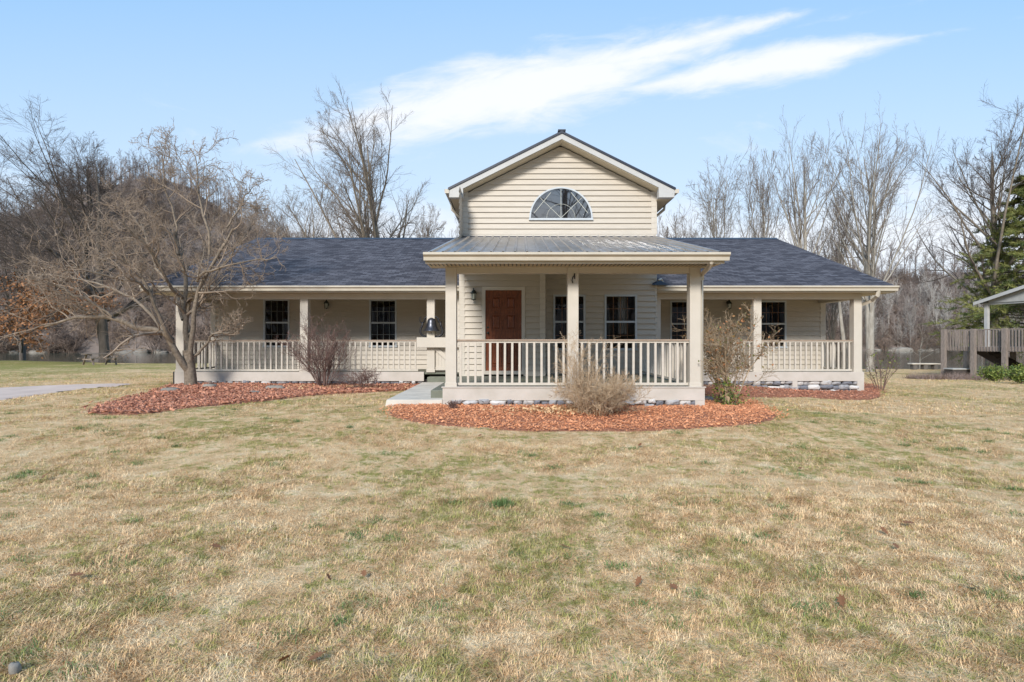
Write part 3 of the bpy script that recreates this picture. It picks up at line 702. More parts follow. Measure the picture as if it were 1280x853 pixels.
# --- posts
def post(x0,y0,w,z0,z1,name='post'):
    p=MB().box(x0,x0+w,y0,y0+w,z0,z1).box(x0-.012,x0+w+.012,y0-.012,y0+w+.012,z0,z0+.09)
    return part(p,name,'trim',bevel=.006)
post(pxl+.03,Dp-.0,.205,zf-.0,E+1.40); post(X(709.7,Dp),Dp+.0,.205,zf,E+1.40); post(pxr-.21,Dp+.0,.205,zf,E+1.40)
wp=[X(216.5,Dwf),X(375,Dwf),X(533.5,Dwf),X(942,Dwf),X(1070,Dwf)]
wp[0]=WXL; wp[-1]=WXR-.22
for i,x in enumerate(wp): post(x,Dwf-.004,.22,zf,zb0+.15)
part(MB().box(XR+.03,XR+.30,Dwf-.02,Dwf+.21,zf,E+1.33),'pilaster','trim')
part(MB().box(XL-.26,XL-.035,Dwf-.02,Dwf+.21,zf,E+1.33),'pilaster','trim')
# iron hook on centre post
hx=X(717,Dp); part(MB().tube([(hx+.02,Dp-.005,Z(343,Dp)),(hx+.01,Dp-.03,Z(345,Dp)),(hx-.02,Dp-.06,Z(347,Dp)),(hx-.035,Dp-.05,Z(351,Dp)),(hx-.02,Dp-.03,Z(354,Dp))],.012,6).tube([(hx+.02,Dp-.006,Z(342,Dp)),(hx+.02,Dp-.006,Z(349,Dp))],.012,6),'plant_hook','iron')

# --- railings
NB=[0]; extra=MB()
def railing(p,q,sp,h=.86,base=None):
    """p,q: (x,y) ends"""
    z0=zf if base is None else base; zt_=E+.03
    p=Vector((*p,0)); q=Vector((*q,0)); L=(q-p).length; d=(q-p)/L
    r=MB(); r.bar(p+Vector((0,0,zt_-.045)),q+Vector((0,0,zt_-.045)),.045,.04).bar(p+Vector((0,0,z0+.06)),q+Vector((0,0,z0+.06)),.045,.05)
    rl=part(r,'railing','rail')
    part(MB().bar(p+Vector((0,0,zt_-.012)),q+Vector((0,0,zt_-.012)),.10,.025),'rail_cap','cap',rl)
    n=int(L/sp); 
    for i in range(n):
        c=p+d*(L*(i+.5)/n); s=.021; b=MB() if NB[0]<98 else extra; j=.003*math.sin(i*12.9)
        o_=(L*0+j)
        n2=Vector((-d.y,d.x,0))
        A=[c+d*(-s)+n2*(-s),c+d*s+n2*(-s),c+d*s+n2*s,c+d*(-s)+n2*s]
        b.hexa([a_+Vector((0,0,z0+.085)) for a_ in A],[a_+Vector((j,0,zt_-.065)) for a_ in A])
        NB[0]+=1
        if b is not extra: part(b,'baluster','rail',rl)
yf=Dp+.10; yw=Dwf+.10
railing((pxl+.24,yf),(X(709.7,Dp),yf),.135); railing((X(723.5,Dp),yf),(pxr-.21,yf),.135)
railing((wp[1]+.22,yw),(X(522,Dwf),yw),.152); railing((wp[3]+.22,yw),(wp[4],yw),.152); railing((wp[0]+.22,yw),(wp[1],yw),.152)
railing((XR+.3,yw),(wp[3],yw),.152)
railing((WXR-.11,Dwf+.22),(WXR-.11,Dww-.03),.2); railing((WXL+.11,Dww-.03),(WXL+.11,Dwf+.22),.2)
railing((pxr-.1,Dp+.21),(pxr-.1,Dwf-.0),.2)
part(extra,'baluster','rail')['kind']='stuff'

# --- gate by the steps and bell shelf
gx0,gx1=wp[2]+.21,XL-.28
g=MB()
for i in range(6):
    a=gx0+.02+(gx1-gx0-.04)*i/6; g.box(a,a+(gx1-gx0-.04)/6-.004,Dwf+.07,Dwf+.09,zf+.05,E-.12)
gate=part(g,'gate','trim'); part(MB().box(gx0+.02,gx1-.02,Dwf+.045,Dwf+.069,E-.22,E-.12),'gate_rail','trim',gate)
part(MB().box(gx0+.02,gx1-.02,Dwf+.045,Dwf+.069,zf+.06,zf+.15),'gate_rail','trim',gate)
part(MB().bar((gx0+.03,Dwf+.03,E-.2),(gx1-.02,Dwf+.03,zf+.2),.03,.11,(0,0,1)),'brace','trim',gate)
Db=Dwf-.12
part(MB().box(X(521,Db),XL-.1,Db-.03,Dwf+.28,Z(434.5,Db),Z(422,Db)),'bell_shelf','trim',bevel=.006)
zb_=Z(422,Db)+.001; bx=X(538.5,Db); yb_=Dwf+.03
bell=empty('farm_bell',(bx,yb_,zb_),'grey cast iron farm bell in a black yoke on the porch shelf','bell')
bz=zb_+.17
bell.scale=(1.05,1.05,1.05)
MB().lathe((bx,yb_,bz),[(.0,.36),(.03,.36),(.06,.345),(.095,.32),(.115,.27),(.125,.20),(.145,.12),(.175,.06),(.215,.015),(.22,0),(.205,0),(.185,.02),(.15,.08),(.12,.15),(.10,.25),(.06,.31),(0,.32)],32).build('bell_body',M['bellmetal'],bell,smooth=True)
y=MB()
y.tube([(bx-.19,yb_,bz+.245),(bx-.185,yb_,bz+.33),(bx-.14,yb_,bz+.375),(bx-.05,yb_,bz+.395),(bx+.05,yb_,bz+.395),(bx+.14,yb_,bz+.375),(bx+.185,yb_,bz+.33),(bx+.19,yb_,bz+.245),(bx+.22,yb_,bz+.23),(bx+.27,yb_,bz+.23)],.025,8)
y.tube([(bx-.19,yb_,bz+.245),(bx-.22,yb_,bz+.23),(bx-.30,yb_,bz+.23)],.02,8).tube([(bx,yb_,bz+.34),(bx,yb_,bz+.43)],[.03,.018],10)
y.build('yoke',M['iron'],bell,smooth=True)
for s in (-1,1):
    pts=[(bx+s*.235,yb_,bz+.25),(bx+s*.25,yb_,bz+.14),(bx+s*.29,yb_,bz+.06),(bx+s*.30,yb_,bz-.03),(bx+s*.26,yb_,bz-.11),(bx+s*.18,yb_,bz-.145),(bx+s*.06,yb_,bz-.155)]
    MB().tube(pts,[.034,.028,.027,.030,.032,.028,.02],8).build('cradle_arm',M['iron'],bell,smooth=True)
MB().tube([(bx,yb_,bz+.12),(bx,yb_,bz-.02)],.012,8).lathe((bx,yb_,bz-.05),[(0,.05),(.03,.03),(.036,0),(.03,-.025),(0,-.035)],12).build('clapper',M['iron'],bell,smooth=True)
MB().tube([(bx-.29,yb_-.02,bz+.22),(bx-.31,yb_-.02,bz+.28),(bx-.30,yb_-.02,bz+.36),(bx-.27,yb_-.02,bz+.38)],.014,6).build('crank_arm',M['iron'],bell)

# --- wall lanterns
def lantern(cx,y,z,style,label):
    """z: centre of the glass; mounted on wall at y"""
    b=MB(); yy=y-.13; r=.062
    if style==0:
        b.tube([(cx,y-.002,z+.03),(cx,y-.02,z+.03)],.05,12).tube([(cx,y-.02,z+.03),(cx,y-.07,z+.0),(cx,y-.13,z-.10)],.011,8)
    else:
        b.tube([(cx,y-.002,z+.12),(cx,y-.02,z+.12)],.05,12).tube([(cx,y-.02,z+.12),(cx,y-.07,z+.2),(cx,yy,z+.19),(cx,yy,z+.13)],.010,8)
    b.lathe((cx,yy,z),[(0,.21),(.012,.20),(.02,.17),(.012,.155),(.03,.14),(.055,.115),(r+.022,.07),(r+.022,.062),(0,.062)],12)
    b.lathe((cx,yy,z),[(0,-.115),(.012,-.11),(.02,-.095),(r,-.088),(r,-.075),(0,-.075)],12)
    for k in range(6):
        a=2*math.pi*k/6; b.tube([(cx+r*.85*math.cos(a),yy+r*.85*math.sin(a),z-.08),(cx+r*math.cos(a),yy+r*math.sin(a),z+.066)],.0055,4)
    l=part(b,'wall_lamp','lampmetal',label=label)
    part(MB().lathe((cx,yy,z),[(0,-.074),(r*.72,-.074),(r*.86,.06),(0,.0605)],12),'lamp_glass','lampglass',l)
lantern(X(592.5,Dd),Dd-.02,Z(371,Dd),1,'small lantern with clear glass beside the front door')
lantern(X(410,Dww),Dww-.02,Z(382.5,Dww),0,'black lantern on the left wing wall')
lantern(X(909.5,Dww),Dww-.02,Z(383,Dww),1,'dark lantern on the right wing wall above the shrub')

# --- downspouts
part(MB().tube([(X(890,Dg),Dg-.02,Z(322,Dg)),(X(889,Dg),Dg+.0,Z(328,Dg)),(X(884,Dg+.3),Dg+.25,Z(336,Dg+.3)),(X(879,Dp),Dp+.1,Z(343,Dp)),(pxr+.05,Dp+.14,Z(349,Dp))],.05,4).tube([(pxr+.055,Dp+.14,Z(348,Dp)),(pxr+.055,Dp+.14,E-.86)],.035,4),'downspout','gutter')
part(MB().tube([(X(1098,De),De-.03,Z(362,De)),(X(1097,De),De,Z(370,De)),(X(1090,De+.3),De+.3,Z(376,De+.3)),(WXR+.07,Dwf+.14,Z(381,Dwf))],.055,4).tube([(WXR+.06,Dwf+.14,Z(380,Dwf)),(WXR+.06,Dwf+.14,E-1.35)],.04,4),'downspout','gutter')
part(MB().tube([(XR+.05,Dw-.1,E+1.62),(XR+.14,Dw+.0,E+1.66),(XR+.25,Dw+.15,E+1.56),(XR+.30,Dw+.2,E+1.50)],.03,6),'diverter','gutter')
part(MB().hexa([(XR-.16,Dw-.16,E+1.49),(XR+.3,Dw-.16,E+1.49),(XR+.32,De,E+1.49),(XR-.06,Dw-.03,E+1.49)],[(XR-.08,Dw-.1,E+1.56),(XR+.1,Dw-.1,E+1.62),(XR+.1,De,E+1.6),(XR-.05,Dw-.03,E+1.58)]),'flashing','darkroof')
part(MB().box(WXL-.09,WXL-.03,Dwf+.02,Dwf+.1,E-1.3,E-.86),'drain_pipe','iron')

# ------------------------------------------------------------------ GROUND COVER
def vn(x,y,cell,seed):
    rg=np.random.default_rng(seed); g=rg.random((256,256)); u=x/cell; v=y/cell; i=np.floor(u).astype(int); j=np.floor(v).astype(int); a=u-i; b=v-j; a=a*a*(3-2*a); b=b*b*(3-2*b)
    i&=255; j&=255; i2=(i+1)&255; j2=(j+1)&255
    return (g[j,i]*(1-a)+g[j,i2]*a)*(1-b)+(g[j2,i]*(1-a)+g[j2,i2]*a)*b
def inpoly(x,y,poly):
    c=np.zeros(x.shape,bool); n=len(poly)
    for i in range(n):
        x0,y0=poly[i]; x1,y1=poly[(i+1)%n]
        m=((y0>y)!=(y1>y))&(x<(x1-x0)*(y-y0)/(y1-y0+1e-12)+x0); c^=m
    return c
def smoothpoly(pts,k=4):
    pts=[np.array(p) for p in pts]; out=[]; n=len(pts)
    for i in range(n):
        p0,p1,p2,p3=pts[i-1],pts[i],pts[(i+1)%n],pts[(i+2)%n]
        for j in range(k):
            u=j/k; out.append(.5*((2*p1)+(-p0+p2)*u+(2*p0-5*p1+4*p2-p3)*u*u+(-p0+3*p1-3*p2+p3)*u**3))
    return out
def patch(name,poly,h,step,m,edge=.25,jag=0,**k):
    poly=[tuple(p[:2]) for p in poly]; xs=[p[0] for p in poly]; ys=[p[1] for p in poly]
    gx,gy=np.meshgrid(np.arange(min(xs)-step,max(xs)+2*step,step),np.arange(min(ys)-step,max(ys)+2*step,step))
    ny,nx=gx.shape; cxx,cyy=gx[:-1,:-1]+step/2,gy[:-1,:-1]+step/2
    ins=inpoly(cxx,cyy,poly); i=(np.arange(ny-1)[:,None]*nx+np.arange(nx-1)[None])[ins]
    Fq=np.stack([i,i+1,i+nx+1,i+nx],-1)
    # distance to the outline lowers the rim into the ground
    dm=np.full(gx.shape,9.)
    for a,b in zip(poly,poly[1:]+poly[:1]):
        a=np.array(a);b=np.array(b);ab=b-a; t=np.clip(((gx-a[0])*ab[0]+(gy-a[1])*ab[1])/max((ab**2).sum(),1e-9),0,1)
        dm=np.minimum(dm,np.hypot(gx-a[0]-ab[0]*t,gy-a[1]-ab[1]*t))
    dm=np.where(inpoly(gx,gy,poly),dm,-dm)
    z=gz(gx,gy)+np.clip(dm/edge,-.6,1)*h
    V=np.stack([gx,gy,z],-1).reshape(-1,3); us,inv=np.unique(Fq,return_inverse=True)
    return nmesh(name,V[us],inv.reshape(-1,4),m,smooth=True),poly
bedL=smoothpoly([G(*p) for p in ((112,514),(150,502),(200,488),(222,482),(262,477.5),(380,476),(470,477),(528,478.5),(520,487),(470,491),(400,494),(330,502),(250,510),(180,518),(130,519))])
bedR=smoothpoly([G(*p) for p in ((487,513),(500,507),(560,503.5),(700,502),(860,502),(878,498),(900,490),(925,497),(968,517),(958,527),(900,534),(820,538.5),(720,540.5),(620,538),(540,531),(495,523))])
bedRR=smoothpoly([G(*p) for p in ((880,484),(900,482),(990,481),(1085,481),(1100,491),(1085,500),(1010,498),(935,497),(885,496))])
beds=[]
for nm,pl_ in (('mulch_bed',bedL),('mulch_bed',bedR),('mulch_bed',bedRR)):
    o,pp=patch(nm,pl_,.035,.09,M['mulchbase']); tag(o,kind='structure'); beds.append(pp)
def chips(name,poly,n,size,m,seed,label,hh=.04):
    rg=np.random.default_rng(seed); xs=[p[0] for p in poly]; ys=[p[1] for p in poly]
    x=rg.uniform(min(xs)-.1,max(xs)+.1,n*3); y=rg.uniform(min(ys)-.1,max(ys)+.1,n*3)
    k=inpoly(x+rg.normal(size=len(x))*.11,y+rg.normal(size=len(x))*.11,poly); x,y=x[k][:n],y[k][:n]; n=len(x)
    z=gz(x,y)+hh*(.8+.5*vn(x,y,.3,8))+rg.random(n)*.02; c=np.stack([x,y,z],-1)
    a=rg.normal(size=(n,3)); a[:,2]*=.35; a=nrm(a); q=rg.normal(size=(n,3)); b=nrm(np.cross(a,q*[.4,.4,1.])); nn=np.cross(a,b)
    s=size*(.5+rg.random((n,1))); w=s*(.2+.35*rg.random((n,1)))
    t=.18*w
    V=np.stack([c-a*s-b*w*.6-nn*t,c+a*s-b*w-nn*t,c+a*s*.8+b*w-nn*t,c-a*s+b*w*.8-nn*t,c-a*s-b*w*.6+nn*t,c+a*s-b*w+nn*t,c+a*s*.8+b*w+nn*t,c-a*s+b*w*.8+nn*t],1).reshape(-1,3)
    f=np.array([(4,5,6,7),(3,2,1,0),(0,1,5,4),(1,2,6,5),(2,3,7,6),(3,0,4,7)]); Fq=(np.arange(n)[:,None,None]*8+f[None]).reshape(-1,4)
    o=nmesh(name,V,Fq,m,rnd=np.repeat(rg.random(n),8)); tag(o,label,'mulch',kind='stuff'); return o
chips('mulch_chips',beds[0],15000,.034,M['mulchL'],11,'coarse dark red wood chips in the left bed')
chips('mulch_chips',beds[1],24000,.018,M['mulchR'],12,'fine orange wood chips in the bed before the front porch',.036)
chips('mulch_chips',beds[2],6000,.022,M['mulchL'],13,'red wood chips in the bed below the right wing')
drive=[G(*p)[:2] for p in ((-260,491),(-100,488),(0,485.5),(60,482.5),(120,480.5),(165,480),(150,483),(100,487),(50,494),(0,501),(-60,509),(-160,522),(-320,545))]
o,_=patch('driveway',smoothpoly(drive,2),.025,.16,M['driveway'],edge=.1); tag(o,kind='structure')

def blades(name,x,y,L,wd,tilt,m,seed,label,cat='grass',z=None,two=True):
    rg=np.random.default_rng(seed); n=len(x); z=gz(x,y) if z is None else z
    az=rg.random(n)*2*np.pi; ti=tilt*(.35+1.1*rg.random(n)); L=L*(.5+.9*rg.random(n)); wd=wd*(.6+.8*rg.random(n))
    
    if cat=='grass':
        cl=.6*vn(x,y,.11,1)+.4*vn(x,y,.37,2); L=L*(.6+.75*cl); az=az*.7+vn(x,y,.16,3)*9.0
    d=np.stack([np.cos(az),np.sin(az),np.zeros(n)],-1); s=np.stack([-np.sin(az),np.cos(az),np.zeros(n)],-1)
    up=np.array([0,0,1.]); c=np.stack([x,y,z-.004],-1)
    ca,sa=np.cos(ti)[:,None],np.sin(ti)[:,None]
    mid=c+(up*ca+d*sa)*L[:,None]*.5; t2=np.minimum(ti*1.9+.2,1.9)[:,None]; tip=mid+(up*np.cos(t2)+d*np.sin(t2)+s*rg.normal(size=(n,1))*.35)*L[:,None]*.5
    tip[:,2]=np.maximum(tip[:,2],z+.004)
    w=wd[:,None]*.5; rn=rg.random(n)
    if two:
        V=np.stack([c-s*w,c+s*w,mid+s*w*.8,mid-s*w*.8,tip],1).reshape(-1,3); b=np.arange(n)[:,None]*5
        Fs=[b+np.array([[0,1,2,3]]),b+np.array([[3,2,4]])]; rn=np.repeat(rn,5)
    else:
        V=np.stack([c-s*w,c+s*w,tip],1).reshape(-1,3); Fs=[np.arange(n)[:,None]*3+np.array([[0,1,2]])]; rn=np.repeat(rn,3)
    o=nmesh(name,V,Fs,m,rnd=rn); tag(o,label,cat,kind='stuff'); return o
def outside(x,y):
    k=np.ones(len(x),bool)
    for p in beds: k&=~inpoly(x,y,p)
    k&=~inpoly(x,y,[tuple(q) for q in drive])
    k&=~((x>-2.45)&(x<pxr+.05)&(y>10.82)&(y<28)); k&=~((x>WXL)&(x<WXR)&(y>Dwf-.02)&(y<28))
    return k
def scat(n,y0,y1,power,seed,m=.8):
    rg=np.random.default_rng(seed); u=rg.random(n)
    y=(y0**(power)+u*(y1**power-y0**power))**(1/power) if power else y0*(y1/y0)**u
    hw=.92*y+m; x=(rg.random(n)*2-1)*hw; k=outside(x,y); return x[k],y[k]
x,y=scat(480000,1.9,5.5,0.6,21); blades('lawn_grass',x,y,.046,.0034,1.15,M['blade'],31,'matted tan and green winter grass in the foreground')
x,y=scat(380000,5.4,11.5,0.6,22); blades('lawn_grass',x,y,.055,.0052,1.1,M['blade'],32,'tan and green grass in front of the mulch beds',two=False)
x,y=scat(170000,11.2,26,0.6,23); blades('lawn_grass',x,y,.062,.011,.9,M['blade'],33,'tan grass beside and behind the house',two=False)
rg=np.random.default_rng(27); K=150; cy=2.1+rg.random(K)**1.3*9; cx_=(rg.random(K)*2-1)*cy*.95; k=np.repeat(np.arange(K),90); sz=(.03+.06*rg.random(K))[k]
x=cx_[k]+rg.normal(size=len(k))*sz; y=cy[k]+rg.normal(size=len(k))*sz*.8; m_=outside(x,y)
blades('lawn_weeds',x[m_],y[m_],.055,.0045,.8,M['bladegreen'],28,'small fresh green weed clumps dotted through the lawn','weeds')
# green tuft in mid lawn and grass strip by right bed
def tuft(px,py,r,n,L,seed,label):
    g=G(px,py); rg=np.random.default_rng(seed); x=g[0]+rg.normal(size=n)*r; y=g[1]+rg.normal(size=n)*r
    o=blades('grass_tuft',x,y,L,.004,.6,M['bladegreen'],seed,label,'grass tuft'); del o['kind']; 
tuft(628,632,.05,260,.09,41,'blue green grass tuft standing alone in mid lawn'); tuft(445,670,.06,160,.05,42,'small green grass tuft left of centre in the lawn')

# ------------------------------------------------------------------ small ground things
def stone(px,py,w,d_,h,label,seed,group=None):
    g=G(px,py); bm=MB(); rg=np.random.default_rng(seed); n=14; V=[];Fq=[]
    lv=[(1.0,-.35),(1.0,.1),(.93,.6),(.7,.92),(.0,1.0)]
    ph=rg.random(3)*6
    for (s,zz) in lv:
        for k in range(n):
            a=2*math.pi*k/n; q=1+.13*math.sin(2*a+ph[0])+.1*math.sin(3*a+ph[1])+.05*rg.normal()
            V.append((g[0]+w*.5*s*q*math.cos(a),g[1]+d_*.5*s*q*math.sin(a),g[2]+.02+h*zz*(1+.06*rg.normal())))
    for l in range(len(lv)-1):
        for k in range(n): Fq.append((l*n+k,l*n+(k+1)%n,(l+1)*n+(k+1)%n,(l+1)*n+k))
    o=nmesh('stone',np.array(V),np.array(Fq),M['rock'],rnd=[.4+.5*rg.random()]*len(V),smooth=True,org=tuple(g)); tag(o,label,'stone',group)
stone(18,842,.055,.05,.03,'small grey stone on the grass at the bottom left corner',1)
stone(343,488,.45,.35,.10,'flat tan stone half buried in red mulch near the purple shrub',2,'stones in the left bed')
stone(316,493,.32,.25,.06,'pale stone in red mulch right of the ornamental tree',3,'stones in the left bed')
stone(214,490,.42,.3,.08,'flat stone in red mulch left of the ornamental tree',4,'stones in the left bed')
stone(262,486,.40,.3,.10,'rounded stone in mulch just right of the tree trunk',5,'stones in the left bed')
stone(883,502,.28,.2,.09,'tan stone at the right corner of the front porch',6)
# fallen leaves
def leafmesh():
    mb=MB(); pts=[(0,-.5),(.13,-.3),(.28,-.32),(.2,-.12),(.42,-.02),(.24,.1),(.34,.3),(.13,.27),(0,.5)]
    pts=pts+[(-a,b) for a,b in pts[::-1][1:-1]]
    for i in range(len(pts)):
        a,b=pts[i],pts[(i+1)%len(pts)]; mb.face([(0,0,.0),(a[0],a[1],.14*abs(a[0])+.1*a[1]**2),(b[0],b[1],.14*abs(b[0])+.1*b[1]**2)])
    return mb
lf=leafmesh().build('fallen_leaf',M['leafdead']); lf.modifiers.new('t','SOLIDIFY').thickness=.02
tag(lf,'dry brown fallen leaf lying on the tan lawn','leaf','fallen leaves on the lawn')
rg=np.random.default_rng(5)
spots=[(96,727),(455,725),(411,730),(798,735),(842,742),(1105,670),(1052,760),(56,600),(270,690),(1135,660),(930,625),(1218,742),(600,548),(1000,590),(800,560),(355,835),(985,640),(395,832),(1120,690),(705,690)]
for i,(a,b) in enumerate(spots):
    o=lf if i==0 else lf.copy()
    if i: col.objects.link(o)
    g=G(a,b); s=.05+.035*rg.random(); o.location=(g[0],g[1],g[2]+.045); o.scale=(s,s*1.2,s); o.rotation_euler=(.45+rg.normal()*.3,rg.normal()*.35,rg.random()*6.28)

# ------------------------------------------------------------------ SHRUBS
def shrub(name,px,py,w,h,stems,label,seed,ms,mt,cat='shrub',spread=.9,l1=6,l2=5,l3=4,r=.012,tmin=.004,trop=.1,leaf=None,wig=.16,a0=.1,group=None):
    rg=np.random.default_rng(seed); g=G(px,py); D=g[1]; s=D/F; H=h*s; W=w*s/2
    root=empty(name,tuple(g),label,cat,group); P=[]
    for i in range(stems):
        a=rg.random()*2*math.pi; q=(rg.random()**.6)*spread; ex=W*q*math.cos(a); ey=W*q*math.sin(a)*.8; hh=H*(1-.35*q*q)*(.75+.25*rg.random())
        b=np.array([g[0]+a0*W*math.cos(a),D+a0*W*math.sin(a),g[2]-.03])
        P.append(resample([b,b+[ex*.25,ey*.25,hh*.38],b+[ex*.65,ey*.65,hh*.74],b+[ex,ey,hh]]+rg.normal(size=(4,3))*[[0]*3,[.03*H]*3,[.04*H]*3,[.03*H]*3],7))
    P0=np.array(P); R0=np.tile(r*np.linspace(1,.3,7),(stems,1))*(.6+.6*rg.random((stems,1)))
    P1,R1=grow(rg,P0,R0,l1,.2,.97,.45,34,trop,wig,5,.65,.4,.3)
    P2,R2=grow(rg,P1,R1,l2,.15,1,.55,38,trop*.6,wig,4,.7,.5,.3); R2=np.maximum(R2,tmin*.8)
    P3,R3=grow(rg,P2,R2,l3,.2,1,.6,40,.03,wig*1.3,4,.7,.6,.3); R3=np.maximum(R3,tmin*.6)
    V,Fq=tubes([(P0,R0,6),(P1,R1,4)]); nmesh('stems',V,Fq,M[ms],root,smooth=True)
    V,Fq=tubes([(P2,R2,3),(P3,R3,3)]); nmesh('twigs',V,Fq,M[mt],root)
    return root,(P0,P1,P2,P3),rg
shrub('bare_shrub',404,485,84,77,26,'purple brown vase shaped bare shrub in the left bed',1,'twigpurple','twigpurple',l1=6,l2=4,l3=3,r=.014,trop=.22,wig=.12,tmin=.0045)
shrub('bare_shrub',452,488,66,27,22,'low brown twiggy shrub beside the purple one near the walk',2,'twigpurple','twigpurple',l1=5,l2=4,l3=3,r=.006,trop=.05,wig=.25,tmin=.004)
r_,pp_,rg_=shrub('dormant_shrub',748,520,92,50,48,'straw coloured dense twiggy shrub in front of the centre porch post',3,'twigstraw','twigstraw',l1=7,l2=5,l3=4,r=.007,trop=.10,wig=.26,tmin=.0032,spread=1.0,a0=.3)
sh3=[]
# taller wispy part growing out of its left side
r_,pp_,rg_=shrub('dormant_shrub',731,519,56,92,12,'tall wispy tan shrub growing against the centre porch post',33,'twigstraw','twigstraw',l1=6,l2=5,l3=4,r=.007,trop=.16,wig=.22,tmin=.003,spread=.9,a0=.25)
r_,pp_,rg_=shrub('flowering_shrub',911,509,76,120,10,'tall open shrub with pale twigs and russet leaves right of the porch',4,'twigpale','twigpale',l1=8,l2=7,l3=5,r=.022,trop=.10,wig=.2,tmin=.0042,spread=.95)
leaves(rg_,np.concatenate([pp_[2][:,:4]]),1100,.026,'leaves',M['leafred'],r_,.05)
b_=leaves(rg_,pp_[0][:,:3],520,.028,'leaves',M['leafgreen'],r_,.10); b_['label']='yellow green leaves around the shrub base'
r_,pp_,rg_=shrub('corner_shrub',1100,488,64,60,9,'thin sprawling shrub with few green leaves at the right porch corner',5,'twigpurple','twiggrey',l1=4,l2=4,l3=3,r=.011,trop=.02,wig=.25,tmin=.004)
leaves(rg_,pp_[1],120,.03,'leaves',M['leafgreen'],r_,.04)
shrub('dead_plant',566,514,16,15,14,'small dark dead plant in orange mulch by the porch corner',6,'twigpurple','twigpurple',l1=4,l2=3,l3=2,r=.008,wig=.25)
# leaf litter
g=G(690,520); 
def litter(px,py,rx,ry,n,size,label,seed):
    g=G(px,py); rg=np.random.default_rng(seed); x=g[0]+rg.normal(size=n)*rx; y=g[1]+rg.normal(size=n)*ry; k=y<Dp-.05 if py>500 else y<Dwf-.05; x,y=x[k],y[k]; n=len(x)
    c=np.stack([x,y,gz(x,y)+.05+rg.random(n)*.03],-1); a=rg.normal(size=(n,3)); a[:,2]*=.5; a=nrm(a); b=nrm(np.cross(a,rg.normal(size=(n,3))*[.5,.5,1])); s=size*(.6+.8*rg.random((n,1)))
    V=np.stack([c-a*s,c+b*s*.6,c+a*s,c-b*s*.6],1).reshape(-1,3); o=nmesh('leaf_litter',V,np.arange(4*n).reshape(-1,4),M['litter'],rnd=np.repeat(rg.random(n),4)); tag(o,label,'leaves',kind='stuff')
M['litter']=mat('tan fallen leaves',(.66,.45,.25),(.36,.19,.09),9,.8,attr=True)
litter(700,516,.55,.22,700,.03,'tan dry leaves heaped under the straw coloured shrub',51)
litter(420,486,1.1,.4,420,.03,'dry leaves scattered over the left mulch bed',52)
litter(560,505,1.6,.25,160,.025,'dry leaves at the foot of the porch',53)

